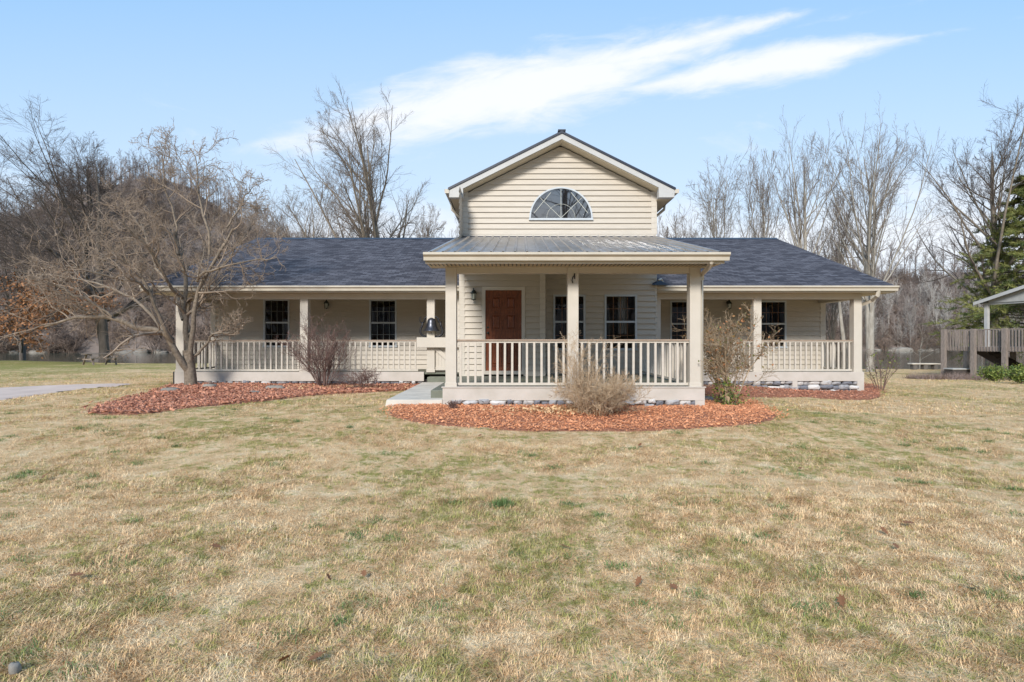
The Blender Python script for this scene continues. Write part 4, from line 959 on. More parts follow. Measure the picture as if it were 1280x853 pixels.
# ------------------------------------------------------------------ ORNAMENTAL TREE (left)
def ornamental():
    rg=np.random.default_rng(12); D0=14.3
    g=G(239,484); D0=g[1]
    root=empty('ornamental_tree',tuple(g),'low forked bare tree with spreading pale branches in red mulch at the left wing','bare tree')
    def L(pts): return resample([(X(p[0],D0+p[2]),D0+p[2],Z(p[1],D0+p[2])) for p in pts],12)
    lim=[([(239,488,0),(238,470,0),(236,452,0),(235,438,0)],.155,.125),
     ([(236,462,0),(232,430,.05),(229,395,.1),(228,350,.2),(222,315,.2),(216,285,.1)],.095,.035),
     ([(238,458,0),(242,425,-.1),(240,392,-.15),(246,355,-.2),(262,318,-.3),(283,285,-.3)],.085,.03),
     ([(237,466,0),(226,450,-.2),(216,425,-.3),(198,410,-.5),(168,408,-.6),(140,396,-.8),(95,392,-.9),(50,400,-1)],.105,.025),
     ([(216,428,-.3),(206,402,-.5),(190,370,-.7),(172,340,-.8),(150,322,-.9),(128,310,-1)],.06,.02),
     ([(240,446,0),(256,432,.1),(270,420,.1),(288,416,.1),(300,405,.2)],.045,.015),
     ([(229,400,.1),(221,372,.5),(205,345,.9),(190,312,1.2),(178,285,1.4)],.06,.02),
     ([(228,372,.2),(212,350,-.3),(196,322,-.7),(170,296,-1.1),(150,280,-1.4)],.055,.018),
     ([(246,352,-.2),(262,338,-.5),(290,326,-.8),(322,318,-1.0),(344,316,-1.1)],.045,.012),
     ([(240,392,-.15),(252,372,.4),(272,345,.9),(300,312,1.3),(318,286,1.6)],.05,.015),
     ([(222,318,.2),(218,285,.3),(208,255,.3),(205,225,.2),(200,195,.1)],.04,.012),
     ([(262,318,-.3),(258,285,-.3),(250,255,-.1),(246,222,.0),(238,186,.1)],.042,.012),
     ([(216,425,-.3),(196,395,.3),(165,372,.9),(130,355,1.3),(90,345,1.6),(50,340,1.8)],.055,.015),
     ([(190,370,-.7),(160,352,-1.4),(120,345,-1.9),(80,330,-2.2)],.045,.013),
     ([(283,285,-.3),(292,262,-.2),(305,240,-.1),(322,222,0)],.03,.01),
     ([(178,285,1.4),(160,262,1.6),(146,240,1.8)],.028,.01),
     ([(238,420,.1),(232,390,1.0),(240,350,1.7),(250,310,2.3),(262,275,2.6)],.06,.015),
     ([(140,396,-.8),(105,372,-1.2),(70,360,-1.5),(30,352,-1.8)],.035,.012)]
    P0=np.array([L(a) for a,_,_ in lim]); P0[1:,1:]+=np.cumsum(rg.normal(size=P0[1:,1:].shape)*.035,axis=1)
    # cumulative wobble, start points stay on their parent
    R0=np.array([np.linspace(a,b,12) for _,a,b in lim]); R0[0,0]*=1.25; R0[0,1]*=1.08
    Q,RQ=P0[1:],R0[1:]
    P1,R1=grow(rg,Q,RQ,8,.30,.98,.46,46,.05,.26,9,.6,.3,.35,flat=.25)
    P2,R2=grow(rg,P1,R1,6,.12,.97,.58,46,.04,.28,7,.62,.35,.35,flat=.2); R2=np.maximum(R2,.006)
    P3,R3=grow(rg,P2,R2,5,.1,.98,.52,44,.04,.28,5,.65,.45,.35); R3=np.maximum(R3,.0036)
    P4,R4=grow(rg,P3,R3,3,.15,1,.6,44,.03,.3,4,.7,.6,.3); R4=np.maximum(R4,.0026)
    k=P1[:,-1,2]>g[2]+.9; 
    ok=lambda P,m: P[:,:,2].min(1)>g[2]+m
    o1=ok(P1,.75); o2=ok(P2,.75); o3=ok(P3,.7); o4=ok(P4,.7)
    V,Fq=tubes([(P0[[0]],R0[[0]],12),(Q,RQ*.88,8)]); nmesh('trunk',V,Fq,M['moss'],root,smooth=True)
    V,Fq=tubes([(P1[o1],R1[o1],5),(P2[o2],R2[o2],4),(P3[o3],R3[o3],3),(P4[o4],R4[o4],3)]); nmesh('crown',V,Fq,M['twig'],root)
ornamental()

# ------------------------------------------------------------------ LARGE BARE TREES
T=bare_tree
t,_p=T('bare_tree',131,43,166,108,'broad dark tree behind the picnic table, rust leaves on low limbs',101,mats=('barkdark','twigdark'),stems=2,tr=.42,l1=17,ang=42,trop=.07,low=.2,dens=1.35)
# its drooping low limbs still carry leaves
rg=np.random.default_rng(61); x0,y0=X(131,43),43
Pl=[]
for (a,b,c,dd) in ((20,398,362,-2),(60,408,370,-4),(95,404,378,-3),(165,395,378,-3),(40,382,358,1),(0,410,380,-3),(100,414,388,-5),(215,402,382,0)):
    Pl.append(resample([(x0,y0,Z(400,43)),(x0+(X(a,43)-x0)*.5,y0+dd*.5,Z(c,43)),(X(a,43),y0+dd,Z(b,43))],8))
Pl=np.array(Pl); Rl=np.tile(np.linspace(.10,.02,8),(len(Pl),1))
L1,q1=grow(rg,Pl,Rl,9,.25,1,.30,36,0,.15,6,.5,.4,.3); L2,q2=grow(rg,L1,q1,6,.2,1,.5,40,0,.2,5,.6,.4,.3)
V,Fq=tubes([(Pl,Rl,5),(L1,q1,4),(L2,np.maximum(q2,.008),3)]); nmesh('low_limbs',V,Fq,M['barkdark'],t)
kk=L2[:,:,0].mean(1)<x0+1.5
leaves(rg,L2[kk],5200,.10,'dead_leaves',M['leafdead'],t,.28)
T('bare_tree',459,36,140,88,'wide fan shaped bare tree rising behind the left roof ridge',102,stems=1,tr=.34,l1=20,ang=32,trop=.10,low=.08,dens=1.2)
T('bare_tree',392,38,208,60,'thin bare tree leaning left behind the left roof ridge',103,stems=2,tr=.17,l1=9,ang=26,trop=.06,low=.15,lean=-.06,dens=.9)
T('bare_tree',903,37,196,42,'bushy topped bare tree nearest the centre gable on its right',104,mats=('barkpale','twiggrey'),dens=.85,stems=2,tr=.19,l1=9,ang=28,low=.15,lean=-.02)
T('bare_tree',952,38,188,24,'slender forked bare tree behind the right roof ridge',105,mats=('barkpale','twiggrey'),dens=.85,stems=2,tr=.15,l1=8,ang=24,low=.25)
T('bare_tree',1006,36,160,42,'tall straight bare tree above the right end of the ridge',106,mats=('barkpale','twiggrey'),dens=.85,stems=1,tr=.21,l1=16,ang=34,low=.25,lean=-.01)
T('bare_tree',1058,37,215,20,'leaning slim bare tree left of the big white trunk',107,mats=('barkpale','twiggrey'),dens=.85,stems=1,tr=.13,l1=9,ang=24,low=.35,lean=-.09)
T('bare_tree',1088,35,158,54,'tall white trunked bare tree just past the right porch corner',108,mats=('barkpale','twiggrey'),dens=.85,stems=2,tr=.27,l1=13,ang=32,low=.28,lean=0)
T('bare_tree',1240,36,138,66,'tall dark bare tree behind the evergreen at the right edge',109,mats=('bark','twigdark'),stems=1,tr=.30,l1=22,ang=40,low=.28,dens=1.2)
T('bare_tree',1150,40,400,26,'low bare sapling by the lake beyond the porch corner',110,mats=('barkpale','twiggrey'),tr=.05,l1=9,dens=.7)
T('bare_tree',1040,44,300,30,'small rounded bare tree below the ridge end on the right',111,mats=('bark','twiggrey'),stems=2,tr=.14,l1=9,low=.2)
T('bare_tree',840,50,268,34,'short bushy bare tree seen between gable and right ridge',112,mats=('bark','twiggrey'),stems=3,tr=.12,l1=8,low=.3)
T('bare_tree',528,50,262,44,'pale wispy bare tree between left ridge and gable',113,mats=('barkpale','twiggrey'),stems=3,tr=.12,l1=8,low=.3)
T('bare_tree',28,52,222,62,'leaning dark bare tree at the far left edge',116,mats=('barkdark','twigdark'),stems=2,tr=.3,l1=13,low=.25,lean=-.05)
# the tree across the lawn whose reflection shows in the half round window
rt,_=T('bare_tree',640,26,-110,300,'tall bare tree across the lawn mirrored in the half round window',114,base=0,mats=('barkdark','twigdark'),stems=1,tr=.4,l1=18,ang=42,low=.3,dens=.7,tw=2)
rt.location=(5.5,-24,0)

# ------------------------------------------------------------------ EVERGREEN right
def evergreen(px,D,topy,wpx,label,seed,n=85):
    rg=np.random.default_rng(seed); x=X(px,D); z0=float(gz(x,D)); H=Z(topy,D)-z0; W=wpx/F*D
    root=empty('evergreen_tree',(x,D,z0),label,'evergreen tree')
    P0=resample([(x,D,z0-.2),(x,D,z0+H*.5),(x+.1,D,z0+H)],10)[None]; R0=np.linspace(.22,.02,10)[None]
    P=[]
    for i in range(n):
        t=.12+.86*(i+rg.random())/n; a=rg.random()*2*math.pi; l=W*(1-t)**.75*(.7+.45*rg.random())+.25; zz=z0+H*t
        P.append(resample([(x,D,zz),(x+l*.5*math.cos(a),D+l*.5*math.sin(a),zz+.04*l),(x+l*math.cos(a),D+l*math.sin(a),zz-.10*l+.1)],6))
    P=np.array(P); Rr=np.tile(np.linspace(.035,.01,6),(n,1))
    P2,R2=grow(rg,P,Rr,13,.2,1,.36,50,.02,.12,4,.5,.5,.45,flat=.8)
    V,Fq=tubes([(P0,R0,8),(P,Rr,4)]); nmesh('trunk',V,Fq,M['barkdark'],root,smooth=True)
    # needles: thin spikes around the twigs
    m=120000; k=rg.integers(0,len(P2),m); i=rg.integers(0,3,m); u=rg.random((m,1)); c=P2[k,i]*(1-u)+P2[k,i+1]*u+rg.normal(size=(m,3))*[.05,.05,.025]
    d=nrm(nrm(P2[k,3]-P2[k,0])+rg.normal(size=(m,3))*.6+[0,0,.25]); s=nrm(np.cross(d,rg.normal(size=(m,3)))); Ln=.15+.09*rg.random((m,1))
    V=np.stack([c-s*.018,c+s*.018,c+d*Ln],1).reshape(-1,3)
    nmesh('foliage',V,np.arange(3*m).reshape(-1,3),M['needle'],root,rnd=np.repeat(np.clip(rg.random(len(P2))[k]*.6+rg.random(m)*.4,0,1),3))
evergreen(1290,35,215,108,'olive green evergreen with drooping limbs behind the lakeside deck',71,150)
# small round leafy one on the ridge stays with the wood

# ------------------------------------------------------------------ FOREST on the hills
def forest_protos(seed,kinds):
    out=[]
    for j in range(kinds):
        rg=np.random.default_rng(seed+j); P0=resample([(0,0,-.05),(rg.normal()*.02,rg.normal()*.02,.5),(rg.normal()*.03,rg.normal()*.03,1)],6)[None]; R0=np.linspace(.016,.004,6)[None]
        P1,R1=grow(rg,P0,R0,11,.28,.97,.42,36,.12,.12,4,.55,.3,.55)
        P2,R2=grow(rg,P1,R1,6,.2,1,.55,36,.06,.15,3,.6,.5,.3); R2=np.maximum(R2,.0028)
        P3,R3=grow(rg,P2,R2,2,.2,1,.6,36,.06,.15,3,.6,.5,.3); R3=np.maximum(R3,.0022)
        out.append(tubes([(P0,R0,4),(P1,R1,3),(P2,R2,3),(P3,R3,3)]))
    return out
protos=PR=forest_protos(300,5)
BR=[]
for j in range(4):
    rg=np.random.default_rng(500+j); P=[]
    for i in range(7):
        a=i*.9+rg.random(); P.append(resample([(0,0,-.05),(.1*math.cos(a),.1*math.sin(a),.35),(.3*math.cos(a),.3*math.sin(a),.7+.3*rg.random())],4))
    P0=np.array(P); R0=np.tile(np.linspace(.014,.006,4),(7,1)); P1,R1=grow(rg,P0,R0,6,.2,1,.5,40,.05,.15,3,.7,.6,.3); P2,R2=grow(rg,P1,R1,4,.2,1,.55,40,.05,.15,3,.8,.6,.3)
    BR.append(((P0,R0),(P1,np.maximum(R1,.006)),(P2,np.maximum(R2,.005))))
M['brush']=mat('brown brush',(.30,.22,.17),(.15,.11,.09),.3,.95,attr=True)
def wood(name,n,pa,pb,va,vb,h,m,seed,label,thick=1.0,rlo=0,rhi=1,bias=1):
    rg=np.random.default_rng(seed); px=rg.uniform(pa,pb,n); v=va+(vb-va)*rg.random(n)**bias; x,y,z=hill_pt(px,v)
    hh=h*(.65+.6*rg.random(n)); Vs=[];Fs=[];Rn=[];o=0
    for i in range(n):
        V,Fq=protos[i%len(protos)]; a=rg.random()*6.28; c,s=math.cos(a),math.sin(a); H=hh[i]
        q=np.empty_like(V); q[:,0]=(V[:,0]*c-V[:,1]*s)*H*thick+x[i]; q[:,1]=(V[:,0]*s+V[:,1]*c)*H*thick+y[i]; q[:,2]=V[:,2]*H+z[i]-.8
        Vs.append(q.astype(np.float32)); Fs.append(Fq+o); o+=len(V); Rn.append(np.full(len(V),rlo+(rhi-rlo)*rg.random(),np.float32))
    ob=nmesh(name,np.concatenate(Vs),np.concatenate(Fs),m,rnd=np.concatenate(Rn)); tag(ob,label,'woodland',kind='stuff')
wood('hillside_wood',1000,-240,420,.0,1.0,9.5,M['forest'],401,'dense leafless wood covering the left hill across the lake',bias=.75)
wood('hillside_wood',800,880,1420,0,.97,9,M['forest'],402,'grey leafless wood on the right bank across the lake',bias=.9)
wood('hillside_wood',90,400,880,.4,.98,9,M['forest'],403,'leafless wood on the low bank behind the house')
wood('pale_wood',170,980,1300,0,.45,12,M['forestpale'],404,'pale trunked bare trees low on the right bank',thick=.6)
protos=[tubes([(p[0],p[1],3),(q[0],q[1],3),(r_[0],r_[1],3)]) for p,q,r_ in BR]
wood('bank_brush',1300,-240,420,-.01,.95,5,M['brush'],405,'brown leafless brush on the left hillside',thick=1.5,bias=1.2)
wood('bank_brush',1100,900,1420,-.01,.95,4.5,M['brush'],406,'brown leafless brush on the right hillside',thick=1.5,bias=1.2)
protos=PR
# ridge line trees are things one can tell apart
ridge=[]
V,Fq=None,None
def ridge_tree(px,h,j,label):
    x,y,z=[float(q) for q in hill_pt(np.array(px),np.array(1.0))]
    if j not in RM:
        V,Fq=protos[j]; o=nmesh('ridge_tree',V,Fq,M['forest'],rnd=np.full(len(V),.25)); RM[j]=o
    else:
        o=RM[j].copy(); col.objects.link(o)
    o.location=(x,y,z-.7); o.scale=(h*.9,h*.9,h); o.rotation_euler=(0,0,px*.37); o['label']=label; o['category']='bare tree'; o['group']='bare trees along the far ridges'
RM={}
rg=np.random.default_rng(9)
for i in range(58): ridge_tree(60+i*5.1+rg.normal()*3,9+4*rg.random(),i%5,'dark bare tree among those lining the crest of the left hill')
for i in range(26): ridge_tree(1012+i*9.6+rg.normal()*4,12+7*rg.random(),(i+2)%5,'thin bare tree among those lining the ridge beyond the right bank')
# wooded rise behind the camera, mirrored in the window glass
xs=np.linspace(-260,260,60); ys=np.linspace(-70,-230,24); gx,gy=np.meshgrid(xs,ys)
zz=-.2+26*np.clip((-gy-72)/130,0,1)**.8+np.array([noise.fractal(Vector((a*.02,b*.02,3)),1,2,4) for a,b in zip(gx.ravel(),gy.ravel())]).reshape(gx.shape)*2.5*np.clip((-gy-72)/20,0,1)
ny,nx=gx.shape; i=np.arange(ny-1)[:,None]*nx+np.arange(nx-1)[None]
tag(nmesh('wooded_rise',np.stack([gx,gy,zz],-1),np.stack([i,i+nx,i+nx+1,i+1],-1).reshape(-1,4),M['hill'],smooth=True),kind='structure')
def backwood():
    rg=np.random.default_rng(88); Vs=[];Fs=[];o=0
    for i in range(420):
        V,Fq=PR[i%5]; y=-70-110*rg.random()**1.3; x=rg.uniform(-150,150); z=26*max((-y-72)/130,0)**.8-1; H=11+6*rg.random()
        q=V*H; q[:,0]+=x; q[:,1]+=y; q[:,2]+=z; Vs.append(q); Fs.append(Fq+o); o+=len(V)
    V=np.concatenate(Vs); tag(nmesh('wood_behind_lawn',V,np.concatenate(Fs),M['twigdark']),'leafless wood behind the lawn mirrored in the windows','woodland',kind='stuff')
backwood()
# shore rocks
rg=np.random.default_rng(77)
for i in range(16):
    px=rg.choice([rg.uniform(-20,70),rg.uniform(140,215),rg.uniform(1095,1180)]); x,y,z=[float(q) for q in hill_pt(np.array(px),np.array(.0))]
    w=2+4*rg.random(); h=.4+.7*rg.random(); V=[];Fq=[];n=12
    for (s,zz) in ((1,-.6),(1,.3),(.85,.75),(.4,1),(0,1.02)):
        for k in range(n):
            a=2*math.pi*k/n; q=1+.2*rg.normal(); V.append((w*.5*s*q*math.cos(a),1.5*s*q*math.sin(a),h*zz*(1+.12*rg.normal())))
    for l in range(4):
        for k in range(n): Fq.append((l*n+k,l*n+(k+1)%n,(l+1)*n+(k+1)%n,(l+1)*n+k))
    side='left' if px<400 else 'right'
    o=nmesh('shore_rock',np.array(V),np.array(Fq),M['rock'],rnd=[.5+.5*rg.random()]*len(V)); o.location=(x,y,E-3.3)
    tag(o,'pale rock at the waterline of the far %s shore'%side,'rock','rocks along the far %s shore'%side)

# ------------------------------------------------------------------ PICNIC TABLE left
def picnic(px,D,rot,label,m,name='picnic_table'):
    x=X(px,D); z=float(gz(x,D)); root=empty(name,(0,0,0),label,'picnic table'); L=.95
    t=MB()
    for i in range(5): t.box(-L,L,-.36+i*.147,-.36+i*.147+.138,.72,.76)
    t.build('tabletop',m,root)
    for s in (-1,1):
        b=MB(); 
        for i in range(2): b.box(-L,L,s*.72-.14+i*.145,s*.72-.14+i*.145+.138,.43,.47)
        b.build('bench_seat',m,root)
    for u in (-.68,.68):
        for s in (-1,1): MB().bar((u,s*.24,.715),(u,s*.66,0),.05,.1,(1,0,0)).build('leg',m,root)
        MB().box(u-.08,u-.03,-.85,.85,.34,.425).box(u-.08,u-.03,-.36,.36,.66,.715).build('cross_beam',m,root)
    root.location=(x,D,z); root.rotation_euler=(0,0,rot)
picnic(125,38,R(62),'weathered wooden picnic table under the big dark tree by the lake',M['wood2'])

# ------------------------------------------------------------------ LAKESIDE DECK right
# built in its own frame: u runs along the slatted side towards us, v away into the deck
PD=Vector((22.8,30.0,0)); AD=math.atan2(-.963,.27); E1=Vector((.27,-.963,0)); E2=Vector((.963,.27,0))
def U(px,v=0):
    k=(px-640)/F; b=PD+E2*v; return (k*b.y-b.x)/(E1.x-k*E1.y)
def Zd(py,u,v=0): return Z(py,(PD+E1*u+E2*v).y)
deck=empty('lakeside_deck',(0,0,0),'weathered raised timber deck with slatted railing and stairs beneath','deck')
gzd=float(gz(PD.x,PD.y))-.05
zt_,zb2=Z(412.5,30),Z(437.5,30)
L9=6.5; V9=5.5
MB().box(0,L9,0,V9,zb2+.04,zb2+.17).build('deck_floor',M['wood'],deck)
MB().box(0,L9,-.05,-.002,zb2-.05,zb2+.17).build('rim_board',M['wood'],deck)
MB().box(0,L9,-.08,.06,zt_-.05,zt_).build('railing',M['wood'],deck)
xx=.06
while xx<L9: MB().box(xx,xx+.055,-.085,-.052,zb2-.02,zt_-.052).build('slat',M['wood'],deck); xx+=.138
MB().box(.0,.06,.07,V9,zt_-.05,zt_).build('railing',M['wood'],deck)
s_=MB(); yy=.15
while yy<V9: s_.box(.06,.09,yy,yy+.07,zb2,zt_-.05); yy+=.15
s_.build('slat_panel',M['wood'],deck)
for p in (1180.5,1217.5,1256.5,1293):
    a=U(p); MB().box(a,a+.19,-.26,-.09,gzd-.6,zt_+.02).build('post',M['wood'],deck)
for p in (1204,1262):
    a=U(p,3.6); MB().box(a,a+.19,3.6,3.79,gzd-1.0,zb2+.04).build('post',M['wood'],deck)
for (u0,u1,dy) in ((.9,3.3,1.0),(2.6,5.2,2.3)):
    st=MB(); A=Vector((u0,dy,zb2)); B=Vector((u1,dy,gzd+.05))
    st.bar(A,B,.06,.3); st.bar(A+Vector((0,.9,0)),B+Vector((0,.9,0)),.06,.3)
    for i in range(8):
        c=A.lerp(B,(i+.5)/8); st.box(c.x-.16,c.x+.16,c.y+.032,c.y+.868,c.z+.05,c.z+.09)
    st.build('stair',M['darkwood'],deck)
deck.location=(PD.x,PD.y,0); deck.rotation_euler=(0,0,AD)
pav=empty('pavilion',(0,0,0),'open pavilion with white posts and low grey gable on the deck','pavilion')
v2=.9; xe0=U(1217,v2); ze0=Zd(379,xe0,v2); ua=U(1280,v2); za_=Zd(357.5,ua,v2); sl_=(za_-ze0)/(ua-xe0); xk=xe0+3.6; zk=ze0+3.6*sl_; xe1=2*xk-xe0
for (xa,za,xb,zb3) in ((xe0,ze0,xk,zk),(xk,zk,xe1,ze0)):
    MB().hexa([(xa,v2,za-.03),(xb,v2,zb3-.03),(xb,v2+4.5,zb3-.03),(xa,v2+4.5,za-.03)],[(xa,v2,za+.05),(xb,v2,zb3+.05),(xb,v2+4.5,zb3+.05),(xa,v2+4.5,za+.05)]).build('roof',M['darkroof'],pav)
    MB().hexa([(xa,v2-.04,za-.13),(xb,v2-.04,zb3-.13),(xb,v2-.002,zb3-.13),(xa,v2-.002,za-.13)],[(xa,v2-.04,za+.035),(xb,v2-.04,zb3+.035),(xb,v2-.002,zb3+.035),(xa,v2-.002,za+.035)]).build('rake_board',M['fascia'],pav)
x9=xe0+.55
MB().hexa([(x9,v2+.25,ze0-.03),(xe1-.5,v2+.25,ze0-.03),(xe1-.5,v2+.3,ze0-.03),(x9,v2+.3,ze0-.03)],[(x9,v2+.25,ze0+.1),(xk,v2+.25,zk-.12),(xk+.05,v2+.3,zk-.12),(x9,v2+.3,ze0+.1)]).build('gable_panel',M['dock'],pav)
a=U(1230,v2+.3)
for (u_,v_) in ((a,v2+.3),(a,v2+4.0),(xe1-.8,v2+.3)): MB().box(u_,u_+.16,v_,v_+.16,zb2+.17,ze0-.03).build('post',M['fascia'],pav)
MB().box(a-.05,xe1-.5,v2+.305,v2+.46,ze0-.12,ze0-.031).build('beam',M['dock'],pav)
pav.location=(PD.x,PD.y,0); pav.rotation_euler=(0,0,AD)
D1=27.5
# things under and by the deck
def shrubball(px,py,w,h,label,seed,D=None):
    rg=np.random.default_rng(seed); g=G(px,py); s=g[1]/F; root=empty('evergreen_shrub',tuple(g),label,'shrub'); P=[]
    for i in range(40):
        a=rg.random()*6.28; q=rg.random()**.5; P.append(resample([g,(g[0]+w*s*.3*q*math.cos(a),g[1]+w*s*.3*q*math.sin(a),g[2]+h*s*.6),(g[0]+w*s*.5*q*math.cos(a),g[1]+w*s*.5*q*math.sin(a),g[2]+h*s*(1-.45*q*q))],6))
    P=np.array(P); V,Fq=tubes([(P,np.tile(np.linspace(.012,.004,6),(40,1)),3)]); nmesh('stems',V,Fq,M['bark'],root)
    leaves(rg,P[:,2:],2600,.035,'leaves',M['leafgreen'],root,.11)
shrubball(1242,477,34,16,'rounded yellow green shrub beside the deck post',81); shrubball(1276,480,34,19,'larger yellow green shrub at the right frame edge',82)
# dead weeds line
rg=np.random.default_rng(83); n=5000; px=rg.uniform(1140,1290,n); pts=np.array([G(p,474+0*p) for p in (1140,1290)]); u=rg.random(n); x=pts[0,0]+(pts[1,0]-pts[0,0])*u; y=pts[0,1]+(pts[1,1]-pts[0,1])*u+rg.normal(size=n)*.35
blades('dead_weeds',x,y,.34,.015,.5,M['straw'],84,'brown dead weeds along the foot of the deck','weeds',two=False)
# grey crate under the deck
a0,a1=X(1191,D1+1.4),X(1214,D1+1.4); cz=float(gz(a0,D1+1.4))
cr=empty('storage_trunk',(a0,D1+1.4,cz),'dark grey storage trunk under the deck between two posts','trunk')
MB().box(a0,a1,D1+1.4,D1+2.0,cz,cz+.38).build('body',M['darkwood'],cr,bevel=.02); MB().box(a0-.03,a1+.03,D1+1.37,D1+2.03,cz+.382,cz+.45).build('lid',M['dock'],cr,bevel=.02)
# red kayak lying under the deck at the frame edge
kb=MB(); A=X(1264,D1+.8); 
kz=float(gz(A,D1+.8)); prof=[(0,.02),(.25,.16),(.7,.27),(1.3,.33),(2.0,.34),(2.6,.27),(3.05,.15),(3.3,.02)]
kb.tube([(A+u,D1+.8,kz+.28+.02*abs(u-1.6)) for u,_ in prof],[r for _,r in prof],12)
tag(kb.build('kayak',M['kayak'],smooth=True,org=(A,D1+.8,kz)),'faded red kayak lying under the deck at the right edge','kayak')
# pale bench at the waterline
g=G(1155,462); Dk=float(g[1]); bn=empty('bench',tuple(g),'low pale stone bench on the lawn edge by the lake','bench')
MB().box(g[0]-.95,g[0]+.95,Dk-.25,Dk+.25,g[2]+.34,g[2]+.42).build('seat',M['concrete'],bn,bevel=.02)
for s in (-.7,0,.7): MB().box(g[0]+s-.13,g[0]+s+.13,Dk-.18,Dk+.18,g[2]-.05,g[2]+.34).build('leg',M['rock'],bn,bevel=.02)

# ------------------------------------------------------------------ WORLD, SUN, CAMERA
SUN_EL,SUN_ROT=R(31),R(180+18)
w=bpy.data.worlds.new('World'); S.world=w; w.use_nodes=True; nt=w.node_tree; bg=nt.nodes['Background']
sky=NN(nt,'ShaderNodeTexSky',sky_type='NISHITA'); sky.sun_disc=False; sky.sun_elevation=SUN_EL; sky.sun_rotation=SUN_ROT; sky.altitude=300; sky.air_density=1.0; sky.dust_density=.6; sky.ozone_density=1.6
tc=NN(nt,'ShaderNodeTexCoord').outputs['Generated']; sp=NN(nt,'ShaderNodeSeparateXYZ'); nt.links.new(tc,sp.inputs[0])
ya=mth(nt,'MAXIMUM',mth(nt,'ABSOLUTE',sp.outputs[1]),.12)
u=mth(nt,'DIVIDE',sp.outputs[0],ya); v=mth(nt,'DIVIDE',sp.outputs[2],ya)
cu=NN(nt,'ShaderNodeCombineXYZ'); nt.links.new(u,cu.inputs[0]); nt.links.new(v,cu.inputs[1]); uv=cu.outputs[0]
du=mth(nt,'ADD',u,.43); dv=mth(nt,'SUBTRACT',v,.36)
s=mth(nt,'ADD',mth(nt,'MULTIPLY',du,.987),mth(nt,'MULTIPLY',dv,.158)); t=mth(nt,'SUBTRACT',mth(nt,'MULTIPLY',dv,.987),mth(nt,'MULTIPLY',du,.158))
st=NN(nt,'ShaderNodeCombineXYZ'); nt.links.new(s,st.inputs[0]); nt.links.new(t,st.inputs[1])
n1=noise_n(nt,1,6,.6,mapped(nt,st.outputs[0],(3.2,11,1)),.6); n2=noise_n(nt,1,5,.65,mapped(nt,st.outputs[0],(9,30,1)),.5)
def streak(s0,s1,tc0,slope,wd):
    """soft tapered streak along s"""
    c=(s0+s1)/2; h=(s1-s0)/2
    a=mth(nt,'DIVIDE',mth(nt,'SUBTRACT',s,c),h); env=mth(nt,'SUBTRACT',1.0,mth(nt,'MULTIPLY',a,a),clamp=True)
    tt=mth(nt,'SUBTRACT',t,mth(nt,'MULTIPLY_ADD',mth(nt,'SUBTRACT',s,s0),slope,tc0)); b=mth(nt,'DIVIDE',mth(nt,'ABSOLUTE',tt),wd)
    return mth(nt,'SUBTRACT',mth(nt,'MULTIPLY',env,1.25),b)
main=mth(nt,'MAXIMUM',streak(-.10,.93,-.016,.055,.074),mth(nt,'MAXIMUM',streak(.55,1.2,-.02,.02,.035),streak(.45,1.0,.02,.09,.03)))
main=mth(nt,'ADD',main,mth(nt,'MULTIPLY',mth(nt,'SUBTRACT',n1,.5),1.5)); main=mth(nt,'ADD',main,mth(nt,'MULTIPLY',mth(nt,'SUBTRACT',n2,.5),1.2))
front=mth(nt,'GREATER_THAN',sp.outputs[1],0)
mm=NN(nt,'ShaderNodeMapRange',interpolation_type='SMOOTHSTEP'); nt.links.new(main,mm.inputs[0]); mm.inputs[1].default_value=0; mm.inputs[2].default_value=1.1
cmain=mth(nt,'MULTIPLY',mth(nt,'MULTIPLY',mm.outputs[0],front),.95)
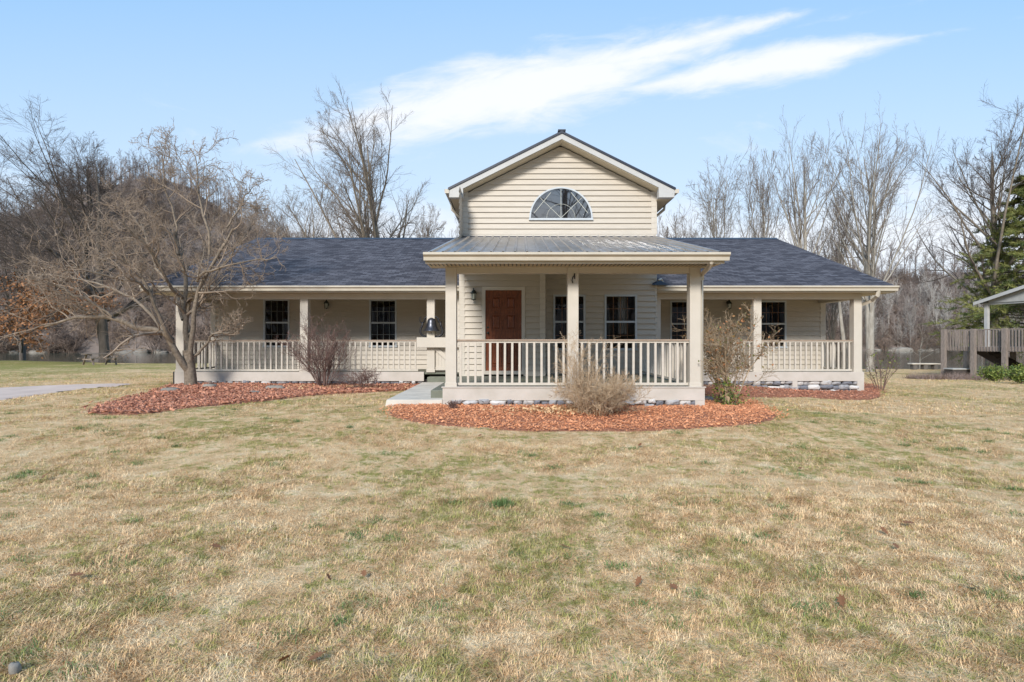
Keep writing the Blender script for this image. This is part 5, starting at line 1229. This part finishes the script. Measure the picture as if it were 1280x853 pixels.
# low cumulus bank towards the horizon
n3=noise_n(nt,1,6,.6,mapped(nt,uv,(2.6,5.5,1)),.4)
bank=mth(nt,'ADD',mth(nt,'MULTIPLY_ADD',mth(nt,'ABSOLUTE',mth(nt,'SUBTRACT',v,.17)),-7.5,.80),mth(nt,'MULTIPLY',mth(nt,'SUBTRACT',n3,.5),2.6)); bank=mth(nt,'ADD',bank,mth(nt,'MULTIPLY',u,.22))
mb2=NN(nt,'ShaderNodeMapRange',interpolation_type='SMOOTHSTEP'); nt.links.new(bank,mb2.inputs[0]); mb2.inputs[1].default_value=-.05; mb2.inputs[2].default_value=.8
cb=mth(nt,'MULTIPLY',mb2.outputs[0],.8)
# thin wisps
n4=noise_n(nt,1,6,.65,mapped(nt,uv,(3,9,1)),.8); mw=NN(nt,'ShaderNodeMapRange',interpolation_type='SMOOTHSTEP'); nt.links.new(n4,mw.inputs[0]); mw.inputs[1].default_value=.6; mw.inputs[2].default_value=.85
cw=mth(nt,'MULTIPLY',mw.outputs[0],.45)
cl=mth(nt,'MAXIMUM',mth(nt,'MAXIMUM',cmain,cb),cw)
SKYK=1.0
c=mixc(nt,.7,sky.outputs[0],(2.15,4.2,6.9))       # thin bright veil
hz=mth(nt,'POWER',mth(nt,'SUBTRACT',1.0,mth(nt,'MULTIPLY',v,1.4),clamp=True),1.1)
c=mixc(nt,mth(nt,'MULTIPLY',hz,.95),c,(4.9,5.5,6.0))
c=mixc(nt,cl,c,(5.8,5.95,6.25))
nt.links.new(c,bg.inputs['Color']); bg.inputs['Strength'].default_value=.096

sl=bpy.data.lights.new('sun','SUN'); sl.energy=2.5; sl.angle=R(13); sl.color=(1,.95,.885)
so=bpy.data.objects.new('sun',sl); col.objects.link(so)
d=Vector((math.sin(SUN_ROT)*math.cos(SUN_EL),math.cos(SUN_ROT)*math.cos(SUN_EL),math.sin(SUN_EL))); so.rotation_euler=d.to_track_quat('Z','Y').to_euler(); so.location=d*50
cam=bpy.data.cameras.new('camera'); co=bpy.data.objects.new('camera',cam); col.objects.link(co); S.camera=co
cam.sensor_width=36; cam.lens=20.0; cam.clip_start=.05; cam.clip_end=3000; co.location=(0,0,E); co.rotation_euler=(R(90),0,0)
vs=S.view_settings; vs.view_transform='Standard'; vs.look='None'; vs.gamma=1; vs.exposure=0.84
